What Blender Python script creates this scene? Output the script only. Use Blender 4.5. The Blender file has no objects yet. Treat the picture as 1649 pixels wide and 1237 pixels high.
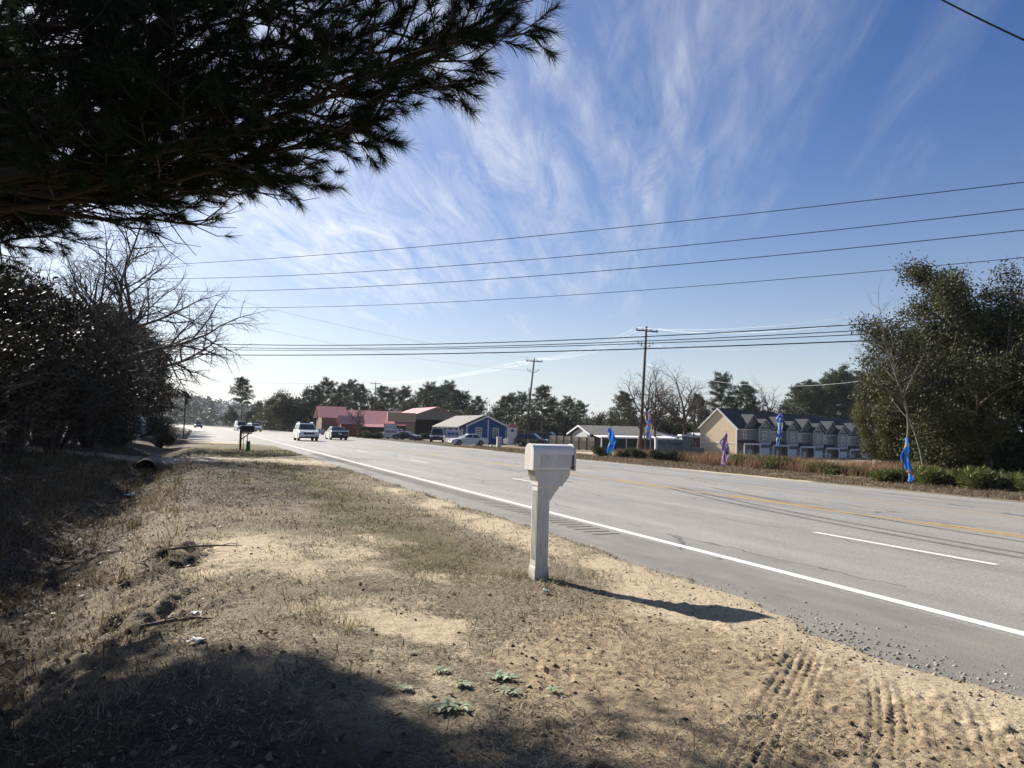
import bpy, math, random
import numpy as np
from mathutils import Vector, Matrix

# ---------------------------------------------------------------- basics
SC = bpy.context.scene
COL = SC.collection
R = math.radians
RNG = np.random.default_rng(7)
random.seed(7)

F_PX, CX, CY = 1190.0, 824.5, 618.5
ROLL = math.atan(0.0227)
PITCH = math.atan((691.4 - 618.5) / F_PX)
EYE = 1.6
TH = R(22.87)
CT, ST = math.cos(TH), math.sin(TH)
SUN_AZ, SUN_EL = R(44.5), R(31.5)
RV0, FV = Vector((1, 0, 0)), Vector((0, math.cos(PITCH), math.sin(PITCH)))
UV0 = Vector((0, -math.sin(PITCH), math.cos(PITCH)))
RV = RV0 * math.cos(ROLL) + UV0 * math.sin(ROLL)
UV = UV0 * math.cos(ROLL) - RV0 * math.sin(ROLL)


def W(px, py, Y):
    """world point seen at photo pixel (px, py) whose forward distance is Y"""
    d = FV * F_PX + RV * (px - CX) - UV * (py - CY)
    s = Y / d.y
    return Vector((d.x * s, Y, EYE + d.z * s))


def PX(p):
    d = Vector(p) - Vector((0, 0, EYE))
    k = d.dot(FV)
    return CX + F_PX * d.dot(RV) / k, CY - F_PX * d.dot(UV) / k


def ut(X, Y):
    return X * CT + Y * ST, -X * ST + Y * CT


def xy(u, t):
    return u * CT - t * ST, u * ST + t * CT


# ---------------------------------------------------------------- noise
def _hash(ix, iy, seed):
    h = (ix.astype(np.int64) * 374761393 + iy.astype(np.int64) * 668265263 + seed * 1442695041) & 0xFFFFFFFF
    h = ((h ^ (h >> 13)) * 1274126177) & 0xFFFFFFFF
    return ((h ^ (h >> 16)) & 0xFFFF) / 65535.0


def vnoise(x, y, seed=0):
    x = np.asarray(x, float); y = np.asarray(y, float)
    ix, iy = np.floor(x), np.floor(y)
    fx, fy = x - ix, y - iy
    fx = fx * fx * (3 - 2 * fx); fy = fy * fy * (3 - 2 * fy)
    a = _hash(ix, iy, seed); b = _hash(ix + 1, iy, seed)
    c = _hash(ix, iy + 1, seed); d = _hash(ix + 1, iy + 1, seed)
    return (a * (1 - fx) + b * fx) * (1 - fy) + (c * (1 - fx) + d * fx) * fy


def fbm(x, y, seed=0, octv=4, gain=0.5):
    s = 0; a = 1; n = 0; f = 1.0
    for k in range(octv):
        s = s + a * vnoise(x * f + 17.3 * k, y * f - 9.1 * k, seed + k * 13)
        n += a; a *= gain; f *= 2.03
    return s / n


def sst(a, b, x):
    t = np.clip((np.asarray(x, float) - a) / (b - a), 0, 1)
    return t * t * (3 - 2 * t)


# ---------------------------------------------------------------- terrain
HU = np.array([-400, -60, -20, -8, -4.2, -3, 0, 3, 5.16, 6.5, 13.3, 16.8, 20.1, 23.9, 26, 29, 34, 42, 55, 89, 150, 900.])
HZ = np.array([1.0, .8, .6, .38, .16, .05, .02, 0, -.03, -.03, -.06, -.11, -.21, -.34, -.45, -.5, -.62, -.75, -1.1, -2.5, -2.8, -3.0])


def shift(t):
    t = np.asarray(t, float)
    q = np.clip(t - 140, 0, 100)
    return -.0005 * q * q - np.clip(t - 240, 0, None) * .1


def pave_left(t):
    """left edge of the asphalt (it widens past the second drive)"""
    return 5.16 - 6.3 * sst(56, 74, t)


def road_z(u):
    return np.interp(u, HU, HZ)


def drive_mask(u, t):
    tc = 34.6 - .25 * (np.asarray(u, float) - 2)
    w = 2.3 + 2.6 * sst(2.2, 5.2, u)
    return 1 - sst(w - .5, w + 1.0, np.abs(t - tc))


def ground_z(u, t):
    u = np.asarray(u, float); t = np.asarray(t, float)
    us = u - shift(t)
    z = np.interp(us, HU, HZ)
    dm = np.maximum(drive_mask(us, t), 1 - sst(5, 9, np.abs(t - 66)))
    wob = .5 * (fbm(t * .13, us * 0, 5, 2) - .5)
    dit = np.exp(-((us + 1.75 + wob) / .95) ** 2) * .5 * (1 - .85 * dm) * sst(-14, -2, t) * (1 - .6 * sst(40, 60, t))
    z = z - dit
    amp = sst(0, 2, np.minimum(np.abs(us - 5.3) + np.where(us > 5.3, 0, 0), 2)) * np.where((us > 5) & (us < 24.5), 0, 1)
    z = z + amp * (fbm(us * .45, t * .45, 3, 3) - .5) * .13
    far = sst(24.5, 27, us)
    z = z + far * (fbm(us * .3, t * .3, 8, 3) - .5) * .22
    return z


def gz(X, Y):
    u, t = ut(X, Y)
    return float(ground_z(u, t))


def spot(px, Y, py=715):
    """ground point under photo column px at forward distance Y"""
    p = W(px, py, Y)
    for _ in range(4):
        p.z = gz(p.x, p.y)
        q = PX(p)
        p = W(px, q[1], Y)
    return Vector((p.x, p.y, gz(p.x, p.y)))


# ---------------------------------------------------------------- object helpers
def link(o, parent=None):
    COL.objects.link(o)
    if parent is not None:
        o.parent = parent
    return o


def tag(o, label=None, cat=None, group=None, kind=None):
    if label: o['label'] = label
    if cat: o['category'] = cat
    if group: o['group'] = group
    if kind: o['kind'] = kind
    return o


def thing(name, label, cat, loc=(0, 0, 0), rz=0.0, group=None, tilt=(0, 0), scale=1.0):
    o = bpy.data.objects.new(name, None)
    o.empty_display_size = .2
    o.location = loc
    o.rotation_euler = (tilt[0], tilt[1], rz)
    o.scale = (scale,) * 3
    link(o)
    return tag(o, label, cat, group)


def copy_tree(o, parent=None):
    c = o.copy()
    COL.objects.link(c)
    if parent is not None:
        c.parent = parent
    for ch in [x for x in COL.objects if x.parent == o]:
        copy_tree(ch, c)
    return c


def np_mesh(name, V, F, mat=None, parent=None, smooth=False, attr=None):
    """V (n,3), F (m,k) all faces with k corners"""
    V = np.ascontiguousarray(V, np.float32); F = np.ascontiguousarray(F, np.int32)
    me = bpy.data.meshes.new(name)
    m, k = F.shape
    me.vertices.add(len(V)); me.vertices.foreach_set('co', V.ravel())
    me.loops.add(m * k); me.loops.foreach_set('vertex_index', F.ravel())
    me.polygons.add(m)
    me.polygons.foreach_set('loop_start', np.arange(0, m * k, k, dtype=np.int32))
    try:
        me.polygons.foreach_set('loop_total', np.full(m, k, np.int32))
    except Exception:
        pass
    me.update(calc_edges=True)
    if smooth:
        me.polygons.foreach_set('use_smooth', np.ones(m, bool))
    if attr:
        for an, A in attr.items():
            at = me.attributes.new(an, 'FLOAT_COLOR', 'POINT')
            at.data.foreach_set('color', np.ascontiguousarray(A, np.float32).ravel())
    if mat: me.materials.append(mat)
    o = bpy.data.objects.new(name, me)
    return link(o, parent)


class MB:
    """collects simple shapes and links them as ONE mesh object"""

    def __init__(s):
        s.v, s.f = [], []

    def add(s, vs, fs):
        n = len(s.v)
        s.v.extend([tuple(v) for v in vs]); s.f.extend([tuple(i + n for i in f) for f in fs])
        return s

    def box(s, x0, x1, y0, y1, z0, z1, M=None):
        vs = [(x0, y0, z0), (x1, y0, z0), (x1, y1, z0), (x0, y1, z0), (x0, y0, z1), (x1, y0, z1), (x1, y1, z1), (x0, y1, z1)]
        if M is not None: vs = [M @ Vector(v) for v in vs]
        return s.add(vs, [(0, 3, 2, 1), (4, 5, 6, 7), (0, 1, 5, 4), (1, 2, 6, 5), (2, 3, 7, 6), (3, 0, 4, 7)])

    def prism(s, prof, a0, a1, axis='y'):
        """profile [(p,q)] in the plane across AXIS, extruded from a0 to a1"""
        n = len(prof)
        def P(p, q, a):
            return (p, a, q) if axis == 'y' else ((a, p, q) if axis == 'x' else (p, q, a))
        vs = [P(p, q, a0) for p, q in prof] + [P(p, q, a1) for p, q in prof]
        fs = [tuple(range(n - 1, -1, -1)), tuple(range(n, 2 * n))]
        fs += [(i, (i + 1) % n, n + (i + 1) % n, n + i) for i in range(n)]
        return s.add(vs, fs)

    def sections(s, secs, cap=True):
        """secs: list of rings (same count) lofted"""
        n = len(secs[0]); vs = [p for r in secs for p in r]; fs = []
        for k in range(len(secs) - 1):
            for i in range(n):
                j = (i + 1) % n
                fs.append((k * n + i, k * n + j, (k + 1) * n + j, (k + 1) * n + i))
        if cap:
            fs.append(tuple(range(n - 1, -1, -1))); b = (len(secs) - 1) * n
            fs.append(tuple(range(b, b + n)))
        return s.add(vs, fs)

    def tube(s, path, radii, n=6, cap=True):
        V, F = tube(path, radii, n)
        s.add(V, F)
        if cap:
            k = len(s.v)
            s.f.append(tuple(range(k - len(V) + n - 1, k - len(V) - 1, -1)))
            s.f.append(tuple(range(k - n, k)))
        return s

    def build(s, name, mat=None, parent=None, smooth=False, bevel=0, fix=True):
        me = bpy.data.meshes.new(name)
        me.from_pydata(s.v, [], s.f)
        me.update()
        if fix:
            import bmesh
            bm = bmesh.new(); bm.from_mesh(me)
            bmesh.ops.recalc_face_normals(bm, faces=bm.faces)
            bm.to_mesh(me); bm.free()
        if smooth:
            me.polygons.foreach_set('use_smooth', [True] * len(me.polygons))
        if mat: me.materials.append(mat)
        o = bpy.data.objects.new(name, me)
        link(o, parent)
        if bevel:
            m = o.modifiers.new('bevel', 'BEVEL'); m.width = bevel; m.segments = 2; m.limit_method = 'ANGLE'
        return o


def tube(path, radii, n=6):
    P = np.array([tuple(p) for p in path], float)
    m = len(P)
    T = np.gradient(P, axis=0)
    T /= np.linalg.norm(T, axis=1)[:, None] + 1e-9
    ref = np.array([0, 0, 1.0]) if abs(T[:, 2]).mean() < .8 else np.array([1.0, 0, 0])
    A = np.cross(T, ref); A /= np.linalg.norm(A, axis=1)[:, None] + 1e-9
    B = np.cross(T, A)
    an = np.arange(n) * 2 * np.pi / n
    rad = np.asarray(radii, float).reshape(-1, 1, 1)
    V = P[:, None, :] + rad * (np.cos(an)[None, :, None] * A[:, None, :] + np.sin(an)[None, :, None] * B[:, None, :])
    V = V.reshape(-1, 3)
    i = np.arange(n); j = (i + 1) % n
    F = []
    for k in range(m - 1):
        F.append(np.stack([k * n + i, k * n + j, (k + 1) * n + j, (k + 1) * n + i], 1))
    return V, np.concatenate(F)


class TubeSet:
    """many tubes as numpy quads"""

    def __init__(s): s.V, s.F, s.n = [], [], 0

    def add(s, path, radii, n):
        V, F = tube(path, radii, n)
        s.V.append(V); s.F.append(F + s.n); s.n += len(V)

    def build(s, name, mat, parent):
        return np_mesh(name, np.concatenate(s.V), np.concatenate(s.F), mat, parent, smooth=True)


# ---------------------------------------------------------------- materials
MATS = {}


def nd(nt, t, loc=None, **kw):
    n = nt.nodes.new(t)
    for k, v in kw.items():
        if hasattr(n, k): setattr(n, k, v)
        else: n.inputs[k].default_value = v
    return n


def mat(name, col, rough=.7, var=.18, scale=6.0, bump=0.0, bscale=40.0, metal=0.0, spec=.4, stretch=(1, 1, 1), col2=None, coat=0.0, dirt=0):
    """Principled with two octaves of object-space colour variation and optional bump"""
    if name in MATS: return MATS[name]
    m = bpy.data.materials.new(name); m.use_nodes = True
    nt = m.node_tree; nt.nodes.clear()
    out = nd(nt, 'ShaderNodeOutputMaterial'); b = nd(nt, 'ShaderNodeBsdfPrincipled')
    nt.links.new(b.outputs[0], out.inputs[0])
    tc = nd(nt, 'ShaderNodeTexCoord'); mp = nd(nt, 'ShaderNodeMapping')
    mp.inputs['Scale'].default_value = stretch
    nt.links.new(tc.outputs['Object'], mp.inputs[0])
    no = nd(nt, 'ShaderNodeTexNoise'); no.inputs['Scale'].default_value = scale; no.inputs['Detail'].default_value = 6; no.inputs['Roughness'].default_value = .65
    nt.links.new(mp.outputs[0], no.inputs['Vector'])
    rp = nd(nt, 'ShaderNodeValToRGB')
    c = np.array(col); d = np.array(col2) if col2 is not None else c * (1 + var)
    a = c * (1 - var) if col2 is None else c
    rp.color_ramp.elements[0].position = .3; rp.color_ramp.elements[0].color = (*np.clip(a, 0, 1), 1)
    rp.color_ramp.elements[1].position = .7; rp.color_ramp.elements[1].color = (*np.clip(d, 0, 1), 1)
    nt.links.new(no.outputs['Fac'], rp.inputs[0])
    nt.links.new(rp.outputs[0], b.inputs['Base Color'])
    b.inputs['Roughness'].default_value = rough; b.inputs['Metallic'].default_value = metal
    b.inputs['Specular IOR Level'].default_value = spec
    if coat: b.inputs['Coat Weight'].default_value = coat; b.inputs['Coat Roughness'].default_value = .05
    if bump:
        n2 = nd(nt, 'ShaderNodeTexNoise'); n2.inputs['Scale'].default_value = bscale; n2.inputs['Detail'].default_value = 5
        nt.links.new(mp.outputs[0], n2.inputs['Vector'])
        bp = nd(nt, 'ShaderNodeBump'); bp.inputs['Strength'].default_value = bump; bp.inputs['Distance'].default_value = .02
        nt.links.new(n2.outputs['Fac'], bp.inputs['Height']); nt.links.new(bp.outputs[0], b.inputs['Normal'])
    MATS[name] = m
    return m


def leaf_mat(name, c0, c1, rough=.55, trans=.25, spec=.35):
    """foliage: colour varies per leaf island, some light comes through"""
    if name in MATS: return MATS[name]
    m = bpy.data.materials.new(name); m.use_nodes = True
    nt = m.node_tree; nt.nodes.clear()
    out = nd(nt, 'ShaderNodeOutputMaterial'); b = nd(nt, 'ShaderNodeBsdfPrincipled'); tr = nd(nt, 'ShaderNodeBsdfTranslucent'); mx = nd(nt, 'ShaderNodeMixShader')
    ge = nd(nt, 'ShaderNodeNewGeometry'); rp = nd(nt, 'ShaderNodeValToRGB')
    tc = nd(nt, 'ShaderNodeTexCoord'); no = nd(nt, 'ShaderNodeTexNoise'); no.inputs['Scale'].default_value = .9; no.inputs['Detail'].default_value = 3
    nt.links.new(tc.outputs['Object'], no.inputs['Vector'])
    ad = nd(nt, 'ShaderNodeMath', operation='ADD'); ad.use_clamp = True
    ml = nd(nt, 'ShaderNodeMath', operation='MULTIPLY_ADD'); ml.inputs[1].default_value = 1.4; ml.inputs[2].default_value = -.7
    ri = nd(nt, 'ShaderNodeMath', operation='MULTIPLY'); ri.inputs[1].default_value = .8
    nt.links.new(no.outputs['Fac'], ml.inputs[0]); nt.links.new(ge.outputs['Random Per Island'], ri.inputs[0])
    nt.links.new(ml.outputs[0], ad.inputs[0]); nt.links.new(ri.outputs[0], ad.inputs[1])
    rp.color_ramp.elements[0].color = (*c0, 1); rp.color_ramp.elements[1].color = (*c1, 1)
    nt.links.new(ad.outputs[0], rp.inputs[0])
    nt.links.new(rp.outputs[0], b.inputs['Base Color']); nt.links.new(rp.outputs[0], tr.inputs['Color'])
    b.inputs['Roughness'].default_value = max(rough, .6); b.inputs['Specular IOR Level'].default_value = min(spec, .2)
    mx.inputs[0].default_value = trans
    nt.links.new(b.outputs[0], mx.inputs[1]); nt.links.new(tr.outputs[0], mx.inputs[2]); nt.links.new(mx.outputs[0], out.inputs[0])
    MATS[name] = m
    return m


def glass_mat(name='window glass', col=(.02, .025, .03), rough=.06):
    return mat(name, col, rough=rough, var=.2, scale=1.5, spec=.8)


# ---------------------------------------------------------------- tree pieces
def rot_about(v, axis, ang):
    return Matrix.Rotation(ang, 3, axis) @ v


def perp(v):
    a = v.cross(Vector((0, 0, 1)))
    if a.length < 1e-3: a = v.cross(Vector((1, 0, 0)))
    return a.normalized()


def grow(rng, p, d, L, r, lv, cfg, out, tips):
    """recursive limb; OUT gets (path, radii, level), TIPS gets (point, direction, level)"""
    n = cfg['seg'][lv]
    path, rad = [p.copy()], [r]
    q = p.copy(); v = d.normalized()
    r1 = r * cfg['taper'][lv]
    for k in range(n):
        w = Vector((rng.normal(), rng.normal(), rng.normal())) * cfg['wob'][lv]
        v = (v + w + Vector((0, 0, cfg['up'][lv]))).normalized()
        q = q + v * (L / n)
        path.append(q.copy()); rad.append(r + (r1 - r) * (k + 1) / n)
    out.append((path, rad, lv))
    if lv == cfg['levels'] - 1:
        for k in range(1, n + 1): tips.append((path[k], (path[k] - path[k - 1]).normalized(), lv))
        return
    nc = cfg['kids'][lv]; s0 = cfg['start'][lv]
    phi = rng.uniform(0, 6.28)
    for c in range(nc):
        f = s0 + (1 - s0) * ((c + rng.uniform(.1, .9)) / nc)
        fi = f * n; i = min(int(fi), n - 1); a = fi - i
        cp = path[i].lerp(path[i + 1], a); cd = (path[i + 1] - path[i]).normalized()
        cr = rad[i] + (rad[i + 1] - rad[i]) * a
        phi += 2.4 + rng.uniform(-.4, .4)
        ax = rot_about(perp(cd), cd, phi)
        ang = R(cfg['ang'][lv] + rng.uniform(-1, 1) * cfg['angv'][lv])
        nd_ = rot_about(cd, ax, ang)
        ll = L * cfg['ratio'][lv] * (1.15 - cfg['fall'][lv] * f) * rng.uniform(.75, 1.2)
        grow(rng, cp, nd_, ll, min(cr * .8, r * cfg['rr'][lv]), lv + 1, cfg, out, tips)
    # the leader goes on
    grow(rng, path[-1], v, L * cfg['ratio'][lv] * .8, r1, lv + 1, cfg, out, tips)


def leaf_cloud(rng, P, D, n, spread, size, flat=1.0, quad=False, asp=.45, along=0.0):
    """n small leaves round each point"""
    P = np.asarray(P, float); m = len(P)
    C = np.repeat(P, n, 0) + rng.normal(size=(m * n, 3)) * np.array([spread, spread, spread * flat])
    a = rng.normal(size=(m * n, 3))
    if D is not None and along: a = a + np.repeat(np.asarray(D, float), n, 0) * along
    a /= np.linalg.norm(a, axis=1)[:, None]
    b = np.cross(a, rng.normal(size=(m * n, 3))); b /= np.linalg.norm(b, axis=1)[:, None] + 1e-9
    s = size * rng.uniform(.6, 1.4, (m * n, 1))
    if quad:
        V = np.stack([C - a * s * .5, C + b * s * asp * .5, C + a * s * .5, C - b * s * asp * .5], 1).reshape(-1, 3)
        F = np.arange(m * n * 4).reshape(-1, 4)
    else:
        V = np.stack([C - b * s * asp * .5, C + b * s * asp * .5, C + a * s], 1).reshape(-1, 3)
        F = np.arange(m * n * 3).reshape(-1, 3)
    return V, F


def needle_tufts(rng, P, D, n, length, width, cone=.8):
    P = np.repeat(np.asarray(P, float), n, 0); D = np.repeat(np.asarray(D, float), n, 0)
    k = len(P)
    a = rng.normal(size=(k, 3)); a /= np.linalg.norm(a, axis=1)[:, None]
    d = D + a * cone; d /= np.linalg.norm(d, axis=1)[:, None]
    b = np.cross(d, rng.normal(size=(k, 3))); b /= np.linalg.norm(b, axis=1)[:, None] + 1e-9
    L = length * rng.uniform(.7, 1.15, (k, 1)); w = width * .5
    P = P - D * rng.uniform(0, .5, (k, 1)) * length
    tip = P + d * L; tip[:, 2] -= .08 * L[:, 0]
    V = np.stack([P - b * w, P + b * w, tip], 1).reshape(-1, 3)
    return V, np.arange(k * 3).reshape(-1, 3)
SUN_E, EXPO, SKY_S, CLOUD_B, HAZE = 5.0, 1.14, 0.05, 7.5, 0.00009

# ================================================================ camera, light, sky
cam_d = bpy.data.cameras.new('camera'); cam = bpy.data.objects.new('camera', cam_d); COL.objects.link(cam)
M3 = Matrix((RV, UV, -FV)).transposed()
cam.matrix_world = Matrix.Translation((0, 0, EYE)) @ M3.to_4x4()
cam_d.sensor_width = 36; cam_d.lens = 36 * F_PX / 1649; cam_d.clip_start = .05; cam_d.clip_end = 6000
SC.camera = cam
SUN_DIR = Vector((-math.sin(SUN_AZ) * math.cos(SUN_EL), math.cos(SUN_AZ) * math.cos(SUN_EL), math.sin(SUN_EL)))
sd = bpy.data.lights.new('sun', 'SUN'); sd.energy = SUN_E; sd.angle = R(.55); sd.color = (1, .93, .83)
so = bpy.data.objects.new('sun', sd); COL.objects.link(so)
so.rotation_euler = SUN_DIR.to_track_quat('Z', 'Y').to_euler()
SC.view_settings.view_transform = 'Standard'; SC.view_settings.look = 'None'; SC.view_settings.exposure = EXPO; SC.view_settings.gamma = 1

wd = bpy.data.worlds.new('World'); SC.world = wd; wd.use_nodes = True
nt = wd.node_tree; nt.nodes.clear()
L = nt.links.new
out = nd(nt, 'ShaderNodeOutputWorld'); bg = nd(nt, 'ShaderNodeBackground'); bg.inputs['Strength'].default_value = SKY_S
L(bg.outputs[0], out.inputs[0])
sky = nd(nt, 'ShaderNodeTexSky'); sky.sky_type = 'NISHITA'; sky.sun_disc = False
sky.sun_elevation = SUN_EL; sky.sun_rotation = -SUN_AZ
sky.air_density = 1.0; sky.dust_density = .8; sky.ozone_density = 4.0; sky.altitude = 0
tc = nd(nt, 'ShaderNodeTexCoord'); sx = nd(nt, 'ShaderNodeSeparateXYZ'); L(tc.outputs['Generated'], sx.inputs[0])


def mth(op, a, b=None, c=None, clamp=False):
    n = nd(nt, 'ShaderNodeMath', operation=op); n.use_clamp = clamp
    for i, v in enumerate((a, b, c)):
        if v is None: continue
        if isinstance(v, (int, float)): n.inputs[i].default_value = v
        else: L(v, n.inputs[i])
    return n.outputs[0]


zc = mth('MAXIMUM', sx.outputs['Z'], 0.0)
za = mth('ADD', zc, .10)
cu = mth('DIVIDE', sx.outputs['X'], za); cv = mth('DIVIDE', sx.outputs['Y'], za)
cx = nd(nt, 'ShaderNodeCombineXYZ'); L(cu, cx.inputs[0]); L(cv, cx.inputs[1])
rotm = nd(nt, 'ShaderNodeMapping'); rotm.inputs['Rotation'].default_value = (0, 0, R(9)); L(cx.outputs[0], rotm.inputs[0])


def cnoise(scale3, sc, det, rough, dist, off=0.0):
    m = nd(nt, 'ShaderNodeMapping'); m.inputs['Scale'].default_value = scale3; m.inputs['Location'].default_value = (off, off * .7, off * .3)
    L(rotm.outputs[0], m.inputs[0])
    n = nd(nt, 'ShaderNodeTexNoise'); n.inputs['Scale'].default_value = sc; n.inputs['Detail'].default_value = det
    n.inputs['Roughness'].default_value = rough; n.inputs['Distortion'].default_value = dist
    L(m.outputs[0], n.inputs['Vector'])
    return n.outputs['Fac']


n_st = cnoise((2.6, .42, 1), 1.0, 9, .62, .55, 3.1)      # long streaks
n_fi = cnoise((5.5, 1.3, 1), 1.6, 9, .7, .9, 8.4)       # fine wisps
n_bg = cnoise((.8, .35, 1), 1.0, 3, .5, .3, 5.2)        # where the cirrus lies
st = mth('MULTIPLY_ADD', n_st, 3.2, -1.34, clamp=True)
fi = mth('MULTIPLY_ADD', n_fi, 1.9, -.42, clamp=True)
bgm = mth('MULTIPLY_ADD', n_bg, 2.4, -.72, clamp=True)
# more cirrus toward the sun side of the sky
dotn = nd(nt, 'ShaderNodeVectorMath', operation='DOT_PRODUCT'); L(tc.outputs['Generated'], dotn.inputs[0]); dotn.inputs[1].default_value = SUN_DIR
cosg = dotn.outputs['Value']
side = mth('MULTIPLY_ADD', cosg, 1.9, -.72, clamp=True)
a1 = mth('MULTIPLY', st, fi)
a2 = mth('MULTIPLY_ADD', bgm, .38, side)
alpha = mth('MULTIPLY', a1, a2)
alpha = mth('MULTIPLY', alpha, 1.15, clamp=True)
# bright forward scatter of the ice cloud near the sun
fw = mth('POWER', mth('MAXIMUM', cosg, 0.0), 5.0)
cb = mth('MULTIPLY_ADD', fw, 5.0, CLOUD_B)
cc = nd(nt, 'ShaderNodeCombineXYZ')
L(mth('MULTIPLY', cb, .97), cc.inputs[0]); L(mth('MULTIPLY', cb, 1.0), cc.inputs[1]); L(mth('MULTIPLY', cb, 1.05), cc.inputs[2])
# thin milky veil low in the sky
veil = mth('MULTIPLY', mth('POWER', mth('SUBTRACT', 1.0, zc), 7.0), .80)
def wisp(px, py, su, sv, amp):
    d = FV * F_PX + RV * (px - CX) - UV * (py - CY); d.normalize()
    a, b_ = d.x / (d.z + .10), d.y / (d.z + .10); c_, s_ = math.cos(R(9)), math.sin(R(9))
    a, b_ = a * c_ - b_ * s_, a * s_ + b_ * c_
    sp_ = nd(nt, 'ShaderNodeSeparateXYZ'); L(rotm.outputs[0], sp_.inputs[0])
    e = mth('ADD', mth('POWER', mth('ABSOLUTE', mth('MULTIPLY_ADD', sp_.outputs[0], 1 / su, -a / su)), 2.0), mth('POWER', mth('ABSOLUTE', mth('MULTIPLY_ADD', sp_.outputs[1], 1 / sv, -b_ / sv)), 2.0))
    return mth('MULTIPLY', mth('MULTIPLY', mth('POWER', 2.718, mth('MULTIPLY', e, -1.0)), mth('MULTIPLY_ADD', n_fi, 2.6, -.75, clamp=True)), amp)


for wi in ((1045, 310, .035, .34, .75), (1100, 95, .035, .20, .6), (1130, 30, .03, .12, .5), (560, 400, .55, 1.3, .85), (450, 350, .4, .8, .8), (700, 330, .3, .9, .55)):
    alpha = mth('MAXIMUM', alpha, wisp(*wi))
glow = mth('MULTIPLY', mth('POWER', mth('MAXIMUM', cosg, 0.0), 4.5), mth('MULTIPLY_ADD', st, .62, .26))
alpha = mth('MAXIMUM', mth('MAXIMUM', alpha, mth('MULTIPLY', glow, 1.0, clamp=True)), veil)
mixc = nd(nt, 'ShaderNodeMix', data_type='RGBA')
hs = nd(nt, 'ShaderNodeHueSaturation'); hs.inputs['Saturation'].default_value = 1.22; hs.inputs['Hue'].default_value = .512; hs.inputs['Value'].default_value = 1.0
L(sky.outputs[0], hs.inputs['Color'])
L(alpha, mixc.inputs[0]); L(hs.outputs[0], mixc.inputs[6]); L(cc.outputs[0], mixc.inputs[7])
L(mixc.outputs[2], bg.inputs['Color'])

# ================================================================ ground
def lines(*segs):
    a = []
    for s0, s1, st_ in segs: a.extend(np.arange(s0, s1 - 1e-6, st_))
    return np.array(a + [segs[-1][1]])


UL = lines((-420, -60, 45), (-60, -20, 8), (-20, -9, 1.0), (-9, -5, .12), (-5, 1, .045), (1, 1.8, .025), (1.8, 4.6, .0125), (4.6, 5.0, .025), (5.0, 5.7, .05), (5.7, 23, 2.5), (23, 25, .25), (25, 37, .33), (37, 100, 4), (100, 900, 80))
TL = lines((-60, -10, 10), (-10, -1, 1.2), (-1, 2.0, .2), (2.0, 2.4, .03), (2.4, 4.9, .0145), (4.9, 6, .025), (6, 10, .04), (10, 18, .09), (18, 45, .22), (45, 100, .9), (100, 260, 6), (260, 1600, 90))
UU, TT = np.meshgrid(UL, TL)
US = UU.copy()
UU = UU + shift(TT)
ZZ = ground_z(UU, TT)


def hit(px, py):
    d = FV * F_PX + RV * (px - CX) - UV * (py - CY)
    s = -EYE / d.z
    return ut(d.x * s, d.y * s)


WU = 1.5 * (fbm(US * .9, TT * .8, 201, 5, .6) - .5); WT = 1.9 * (fbm(US * .9 + 7, TT * .8 + 3, 203, 5, .6) - .5)


def bump_at(px, py, rad, su=1.0):
    u0, t0 = hit(px, py)
    return np.exp(-(((US + WU - u0) / (rad * su)) ** 2 + ((TT + WT - t0) / rad) ** 2))


dm = drive_mask(US, TT); dm2 = 1 - sst(4.5, 6.5, np.abs(TT - 66))
n1 = fbm(US * .55 + 3, TT * .4, 21, 5); n2 = fbm(US * 2.2, TT * 1.7, 31, 4); n3 = fbm(US * 7, TT * 6, 41, 3)
right_v = sst(24, 26, US)
near_v = sst(-1.2, .8, US) * (1 - sst(5.2, 6, US))
strip = np.exp(-((US - 4.55 - .35 * (n1 - .5)) / .62) ** 2) * sst(-1, 1, TT) * (1 - .75 * sst(11, 20, TT))
sand = .95 * strip
for px, py, rd, w in [(640, 985, .62, 1.0), (720, 935, .55, .8), (560, 905, .9, .75), (345, 895, 1.0, .9), (430, 870, 1.3, .7), (600, 880, 1.2, .6), (1080, 960, .7, 1.0),
                      (960, 905, .5, .8), (690, 1010, .5, .7), (300, 930, .6, .7), (520, 960, .45, .5), (640, 790, 1.0, .6), (740, 810, .9, .65), (520, 830, 1.2, .5), (1190, 985, .6, .9), (450, 930, .6, .6)]:
    sand = sand + .8 * w * bump_at(px, py, rd, .75)
n4 = fbm(US * 4.5 + 5, TT * 3.8, 35, 4)
sand = sand * (.30 + 1.1 * n1) * (.05 + 1.0 * n2 + .9 * n4)
sand = np.maximum(sand, .0 + .55 * sst(.58, .75, n1 * .6 + n2 * .4) * near_v)
sand = np.maximum(sand, np.maximum(dm, dm2 * .8) * (.45 + .8 * n2))
sand = np.maximum(sand, right_v * sst(.55, .75, n1) * .5)
soil = sst(-.3, .6, US - 1.55 - .9 * (n1 - .5) + .1 * (TT - 3)) * (1 - sst(4.6, 6.2, TT - .35 * (US - 2) + 1.2 * (n1 - .5))) * (1 - sst(5.0, 5.3, US))
green = np.exp(-((US - 2.75 - .8 * (n1 - .5)) / .85) ** 2) * sst(6.2, 8.5, TT) * (1 - .4 * sst(25, 40, TT)) * (.35 + 1.2 * n2)
green = green + .9 * np.exp(-((US + .2) / 1.6) ** 2 - ((TT - 24.5) / 3.0) ** 2) * (.4 + n2)
green = green + .8 * sst(37, 40, TT) * (1 - sst(50, 62, TT)) * sst(-2, .5, US) * (1 - sst(4.8, 5.2, US)) * (.4 + n2)
green = green + right_v * .35 * sst(.45, .65, n2)
litter = (1 - sst(-1.6, -.2, US + .9 * (n1 - .5))) * (1 - .55 * dm) * (.55 + .7 * n2)
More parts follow.
